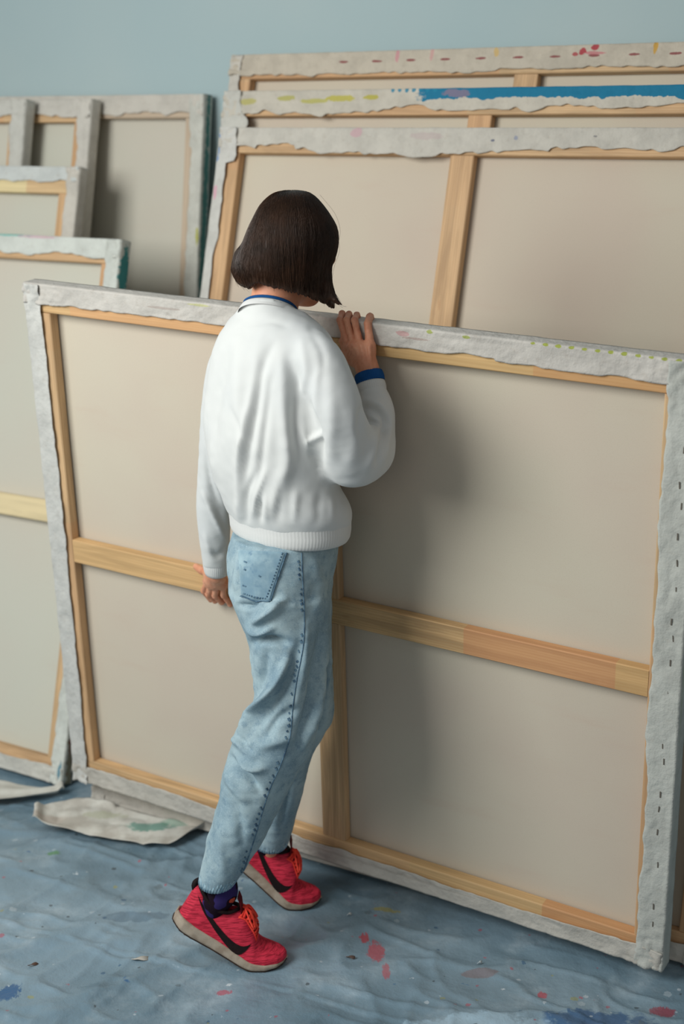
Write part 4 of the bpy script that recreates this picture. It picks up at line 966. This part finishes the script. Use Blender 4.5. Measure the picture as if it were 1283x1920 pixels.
# ---------------------------------------------------------------- shoes and socks
UP = NT('red_mesh_upper'); tc = UP.n('ShaderNodeTexCoord').outputs['Object']
st = UP.noise(UP.mapping(tc, (40, 40, 420)), 1.0, 3, .6, dist=.6)
c = UP.mix(UP.rampv(st, .42, .62), s2l((214, 50, 74)), s2l((158, 28, 48))); UP.col(c); UP.set(.7, .25)
UP.nrm(UP.bump(UP.noise(tc, 500, 2), .4, .0008, UP.bump(st, .3, .001))); UP = UP.m
MID = cloth_mat('midsole_foam', (172, 158, 142), (146, 130, 114), 30, 300, .7); OUT = cloth_mat('outsole_rubber', (70, 52, 40), (50, 38, 32), 60, 300, .8)
LACE = cloth_mat('shoe_lace', (248, 84, 64), (232, 64, 56), 60, 800, .8); BLK = cloth_mat('black_trim', (24, 16, 18), (34, 22, 22), 60, 600, .7); TONG = cloth_mat('tongue_mesh', (110, 20, 30), (72, 14, 22), 80, 600, .8)
t = NT('patterned_sock'); tc = t.n('ShaderNodeTexCoord').outputs['Object']
n1 = t.noise(tc, 26, 2, .4); n2 = t.noise(t.mapping(tc, (1, 1, 1), (3, 1, 2)), 30, 2, .4); n3 = t.noise(t.mapping(tc, (1, 1, 1), (7, 5, 2)), 24, 2, .4)
c = t.mix(t.math('GREATER_THAN', n1, .54), s2l((30, 18, 30)), s2l((52, 42, 92))); c = t.mix(t.math('GREATER_THAN', n2, .63), c, s2l((206, 62, 100)))
c = t.mix(t.math('GREATER_THAN', n3, .62), c, s2l((196, 80, 58))); t.col(c); t.set(.9, .1); SOCK = t.m
SL, BALL = .262, .185
ALPHA = math.radians(30)
def bend(V, alpha=ALPHA):
    V = np.array(V, float); xs = np.linspace(0, SL+.05, 400)-.03
    th_ = alpha*(1-np.clip((xs-(BALL-.075))/(.075), 0, 1)**1.0); th_ = alpha*(lambda s: 1-s*s*(3-2*s))(np.clip((xs-(BALL-.035))/.070, 0, 1))
    ib = np.argmin(abs(xs-BALL)); cx = np.zeros(400); cz = np.zeros(400); ds = xs[1]-xs[0]
    cx = np.concatenate([[0], np.cumsum(np.cos(th_[:-1])*ds)]); cz = np.concatenate([[0], np.cumsum(-np.sin(th_[:-1])*ds)])
    cx -= cx[ib]; cz -= cz[ib]; zmin = cz.min(); cz -= zmin
    t_ = np.interp(V[:, 0], xs, th_); X = np.interp(V[:, 0], xs, cx); Z = np.interp(V[:, 0], xs, cz)
    X = np.where(V[:, 0] < xs[0], X+(V[:, 0]-xs[0]), X)
    return np.stack([X+V[:, 2]*np.sin(t_), V[:, 1], Z+V[:, 2]*np.cos(t_)], 1)
def halfw(x, pad=0): return np.interp(x, [-.012, 0, .012, .04, .09, .14, .185, .22, .245, .257, .263], [.006, .018, .027, .033, .034, .040, .0465, .045, .034, .020, .004])+pad
def topz(x): return np.interp(x, [-.01, 0, .02, .06, .10, .125, .15, .185, .22, .245, .258, .264], [.092, .104, .104, .084, .098, .100, .081, .058, .042, .034, .029, .024])
F0 = Field((-.03, -.062, -.004), (.285, .062, .132), .0019)
def sole_top(x): return np.interp(x, [-.02, .0, .05, .12, .19, .25, .265], [.031, .030, .027, .024, .019, .015, .015])
def sole_bot(x): return np.interp(x, [-.03, -.01, .02, .06, .19, .24, .27], [.018, .007, .001, .0, .0, .004, .012])
X_, Y_, Z_ = F0.X, F0.Y, F0.Z
w_ = halfw(X_); tz = topz(X_); zc = .014; hh = tz-zc
k0 = (np.abs(Y_/w_)**2.3+np.abs(np.maximum(Z_-zc, 0)/hh)**2.1)**(1/2.2)
lean_in = (k0-1)*np.minimum(w_, hh)
d = np.maximum(lean_in, np.maximum(-.004-X_, X_-.2625)); d = np.maximum(d, .012-Z_)
upd = d.copy()
opening = F0.ell((.054, 0, .115), (.050, .0255, .062)); 
upd = np.maximum(upd, -opening)
F0.d = upd.astype(np.float32); Vu, Qu = F0.mesh(); Vu = relax(Vu, Qu, 2)
ws = halfw(X_, .0030)+.004*np.exp(-((X_)/.03)**2); st_ = sole_top(X_); sb_ = sole_bot(X_)
q = np.abs(Y_)-ws; zz = np.maximum(sb_-Z_, Z_-st_); d = smin(-q, -zz, .0001)
d = np.maximum(q, zz)+.0; a_ = np.maximum(q+.006, 0); b_ = np.maximum(zz+.006, 0); d = np.minimum(np.maximum(q+.006, zz+.006), 0)+np.sqrt(a_*a_+b_*b_)-.006
d = np.maximum(d, np.maximum(-.0105-X_+.3*(st_-Z_)*0, X_-.2655)); 
F0.d = np.maximum(d, -np.maximum(lean_in+.004, .016-Z_)).astype(np.float32); Vs, Qs = F0.mesh(); Vs = relax(Vs, Qs, 3)
d2 = np.maximum(q+.003, np.maximum(sb_-.003-Z_, Z_-(sb_+.0045))); d2 = np.maximum(d2, np.maximum(-.012-X_, X_-.264))
F0.d = d2.astype(np.float32); Vo, Qo = F0.mesh(); Vo = relax(Vo, Qo, 1)
UT = bvh(Vu, Qu)
def side_pt(x, z, sgn, off=.0012):
    loc, nn, i, dd = UT.ray_cast(Vector((x, sgn*.06, z)), Vector((0, -sgn, 0)))
    if loc is None: return None
    n_ = np.array(nn); n_ *= np.sign(n_[1]*sgn) or 1; return np.array(loc)+n_*off
def top_pt(x, y, off=.002):
    loc, nn, i, dd = UT.ray_cast(Vector((x, y, .14)), Vector((0, 0, -1)))
    return np.array(loc)+np.array([0, 0, off])
def swoosh(sgn):
    # curved tick: fat rounded belly forward and low, long tail up to the heel, short hook up at the front
    lowr = catmull(np.array([(.008, .088), (.035, .066), (.070, .046), (.100, .032), (.128, .022), (.146, .022), (.156, .036), (.162, .056)]), 60)
    uppr = catmull(np.array([(.008, .088), (.038, .071), (.075, .055), (.105, .045), (.128, .041), (.142, .042), (.152, .047), (.162, .056)]), 60)
    V = []; m = 8
    for i in range(60):
        for j in range(m):
            p = lowr[i]*(1-j/(m-1))+uppr[i]*(j/(m-1)); s_ = side_pt(p[0], p[1], sgn)
            V.append(s_ if s_ is not None else V[-1])
    return np.array(V), grid_faces(60, m)
def shoe(name_label, ballx, Y, yaw, sgn_side, alpha=ALPHA, z0=.0):
    """sgn_side: local y sign of the outer side"""
    R_ = Rz(yaw)
    def T(V): 
        B = bend(V, alpha); return (R_@B.T).T+np.array([ballx, Y, z0])
    up = pmesh('shoe', T(Vu), Qu, UP); up['label'] = name_label
    A = lambda nm, V, Fc, mat, **k: sub(pmesh(nm, T(V), Fc, mat, up, **k), up)
    A('midsole', Vs, Qs, MID); A('outsole', Vo, Qo, OUT)
    for sg in (-1, 1):
        V, Fc = swoosh(sg); o = A('tick_emblem', V, Fc, BLK)
    # dark collar lining and tongue
    ring = []
    for k in range(49):
        a = 2*math.pi*k/48; x = .052+.050*math.cos(a); y = .0285*math.sin(a)
        z = np.interp(x, [0, .03, .06, .085, .105], [.107, .094, .083, .088, .103]); ring.append((x, y, z))
    V, Fc = tube(ring, .0042, 8, False); A('collar_lining', V, Fc, BLK)
    n = 34; V = []
    for i in range(n):
        x = .086+.096*i/(n-1)
        for j in range(9):
            y = (j-4)/4*.0165
            if x < .112: p_ = np.array([x, y, np.interp(x, [.086, .098, .112], [.126, .116, float(top_pt(.113, y, 0)[2])+.003])])
            else: p_ = top_pt(x, y, .0012)
            V.append(p_)
    V = np.array(V); Fc = grid_faces(n, 9); o = A('tongue', V, Fc, TONG); m_ = o.modifiers.new('s', 'SOLIDIFY'); m_.thickness = .002; m_.offset = 1
    # laces: crossing bars, bow loops and loose ends
    prts = []
    for i in range(5):
        x = .112+.0155*i; w = .0185
        a = top_pt(x, -w, .0015); b = top_pt(x+.007, w, .0015); mid = top_pt(x+.0035, 0, .0065)
        prts.append(tube(catmull(np.array([a, (a+mid)/2+[0, 0, .0025], mid, (b+mid)/2+[0, 0, .0025], b]), 14), .0031, 6))
        a = top_pt(x+.007, -w, .0018); b = top_pt(x, w, .0018); mid = top_pt(x+.0035, 0, .0090)
        prts.append(tube(catmull(np.array([a, (a+mid)/2+[0, 0, .0025], mid, (b+mid)/2+[0, 0, .0025], b]), 14), .0031, 6))
    kx = top_pt(.110, 0, .009)
    for sg in (-1, 1):
        prts.append(tube(catmull(np.array([kx, kx+[.012, sg*.020, -.004], kx+[.034, sg*.030, -.018], kx+[.040, sg*.022, -.020], kx+[.020, sg*.010, -.004], kx]), 26), .0022, 6))
        prts.append(tube(np.array([top_pt(x, sg*(.004+.12*(x-.108)), .0085) for x in np.linspace(.106, .158, 14)]), .0026, 6))
    # strand along the eyelets
    for sg in (-1, 1):
        prts.append(tube(np.array([top_pt(x, sg*.0195, .001) for x in np.linspace(.108, .182, 14)]), .0022, 6))
    V, Fc = merge(prts); A('shoe_laces', V, Fc, LACE)
    # heel tab
    V, Fc = tube(catmull(np.array([(-.003, 0, .085), (-.007, 0, .100), (-.006, 0, .116)]), 8), [.003, .005, .0065, .007, .007, .006, .0045, .002], 10); A('heel_tab', V, Fc, BLK)
    return up, T
up1, T1 = shoe('near red trainer', -.197, 2.833, math.radians(-2), -1)
up2, T2 = shoe('far red trainer', -.126, 3.088, math.radians(-3), 1, math.radians(42))
for T_, top in ((T1, at(410, 1632, 2.84)), (T2, at(510, 1566, 3.082))):
    foot = T_(np.array([(.052, 0, .045), (.052, 0, .075), (.050, 0, .092), (.052, 0, .112)]))
    p3 = foot[-1]; pts = catmull(np.array([foot[0], foot[1], foot[2], foot[3], p3*.5+top*.5, top]), 30)
    V, Fc = tube(pts, np.interp(np.linspace(0, 1, 30), [0, .3, .55, 1], [.026, .0335, .034, .036]), 40)
    Nn = noise3(V, 60)*.0008; V = V+Nn[:, None]
    pmesh('sock', V, Fc, SOCK)
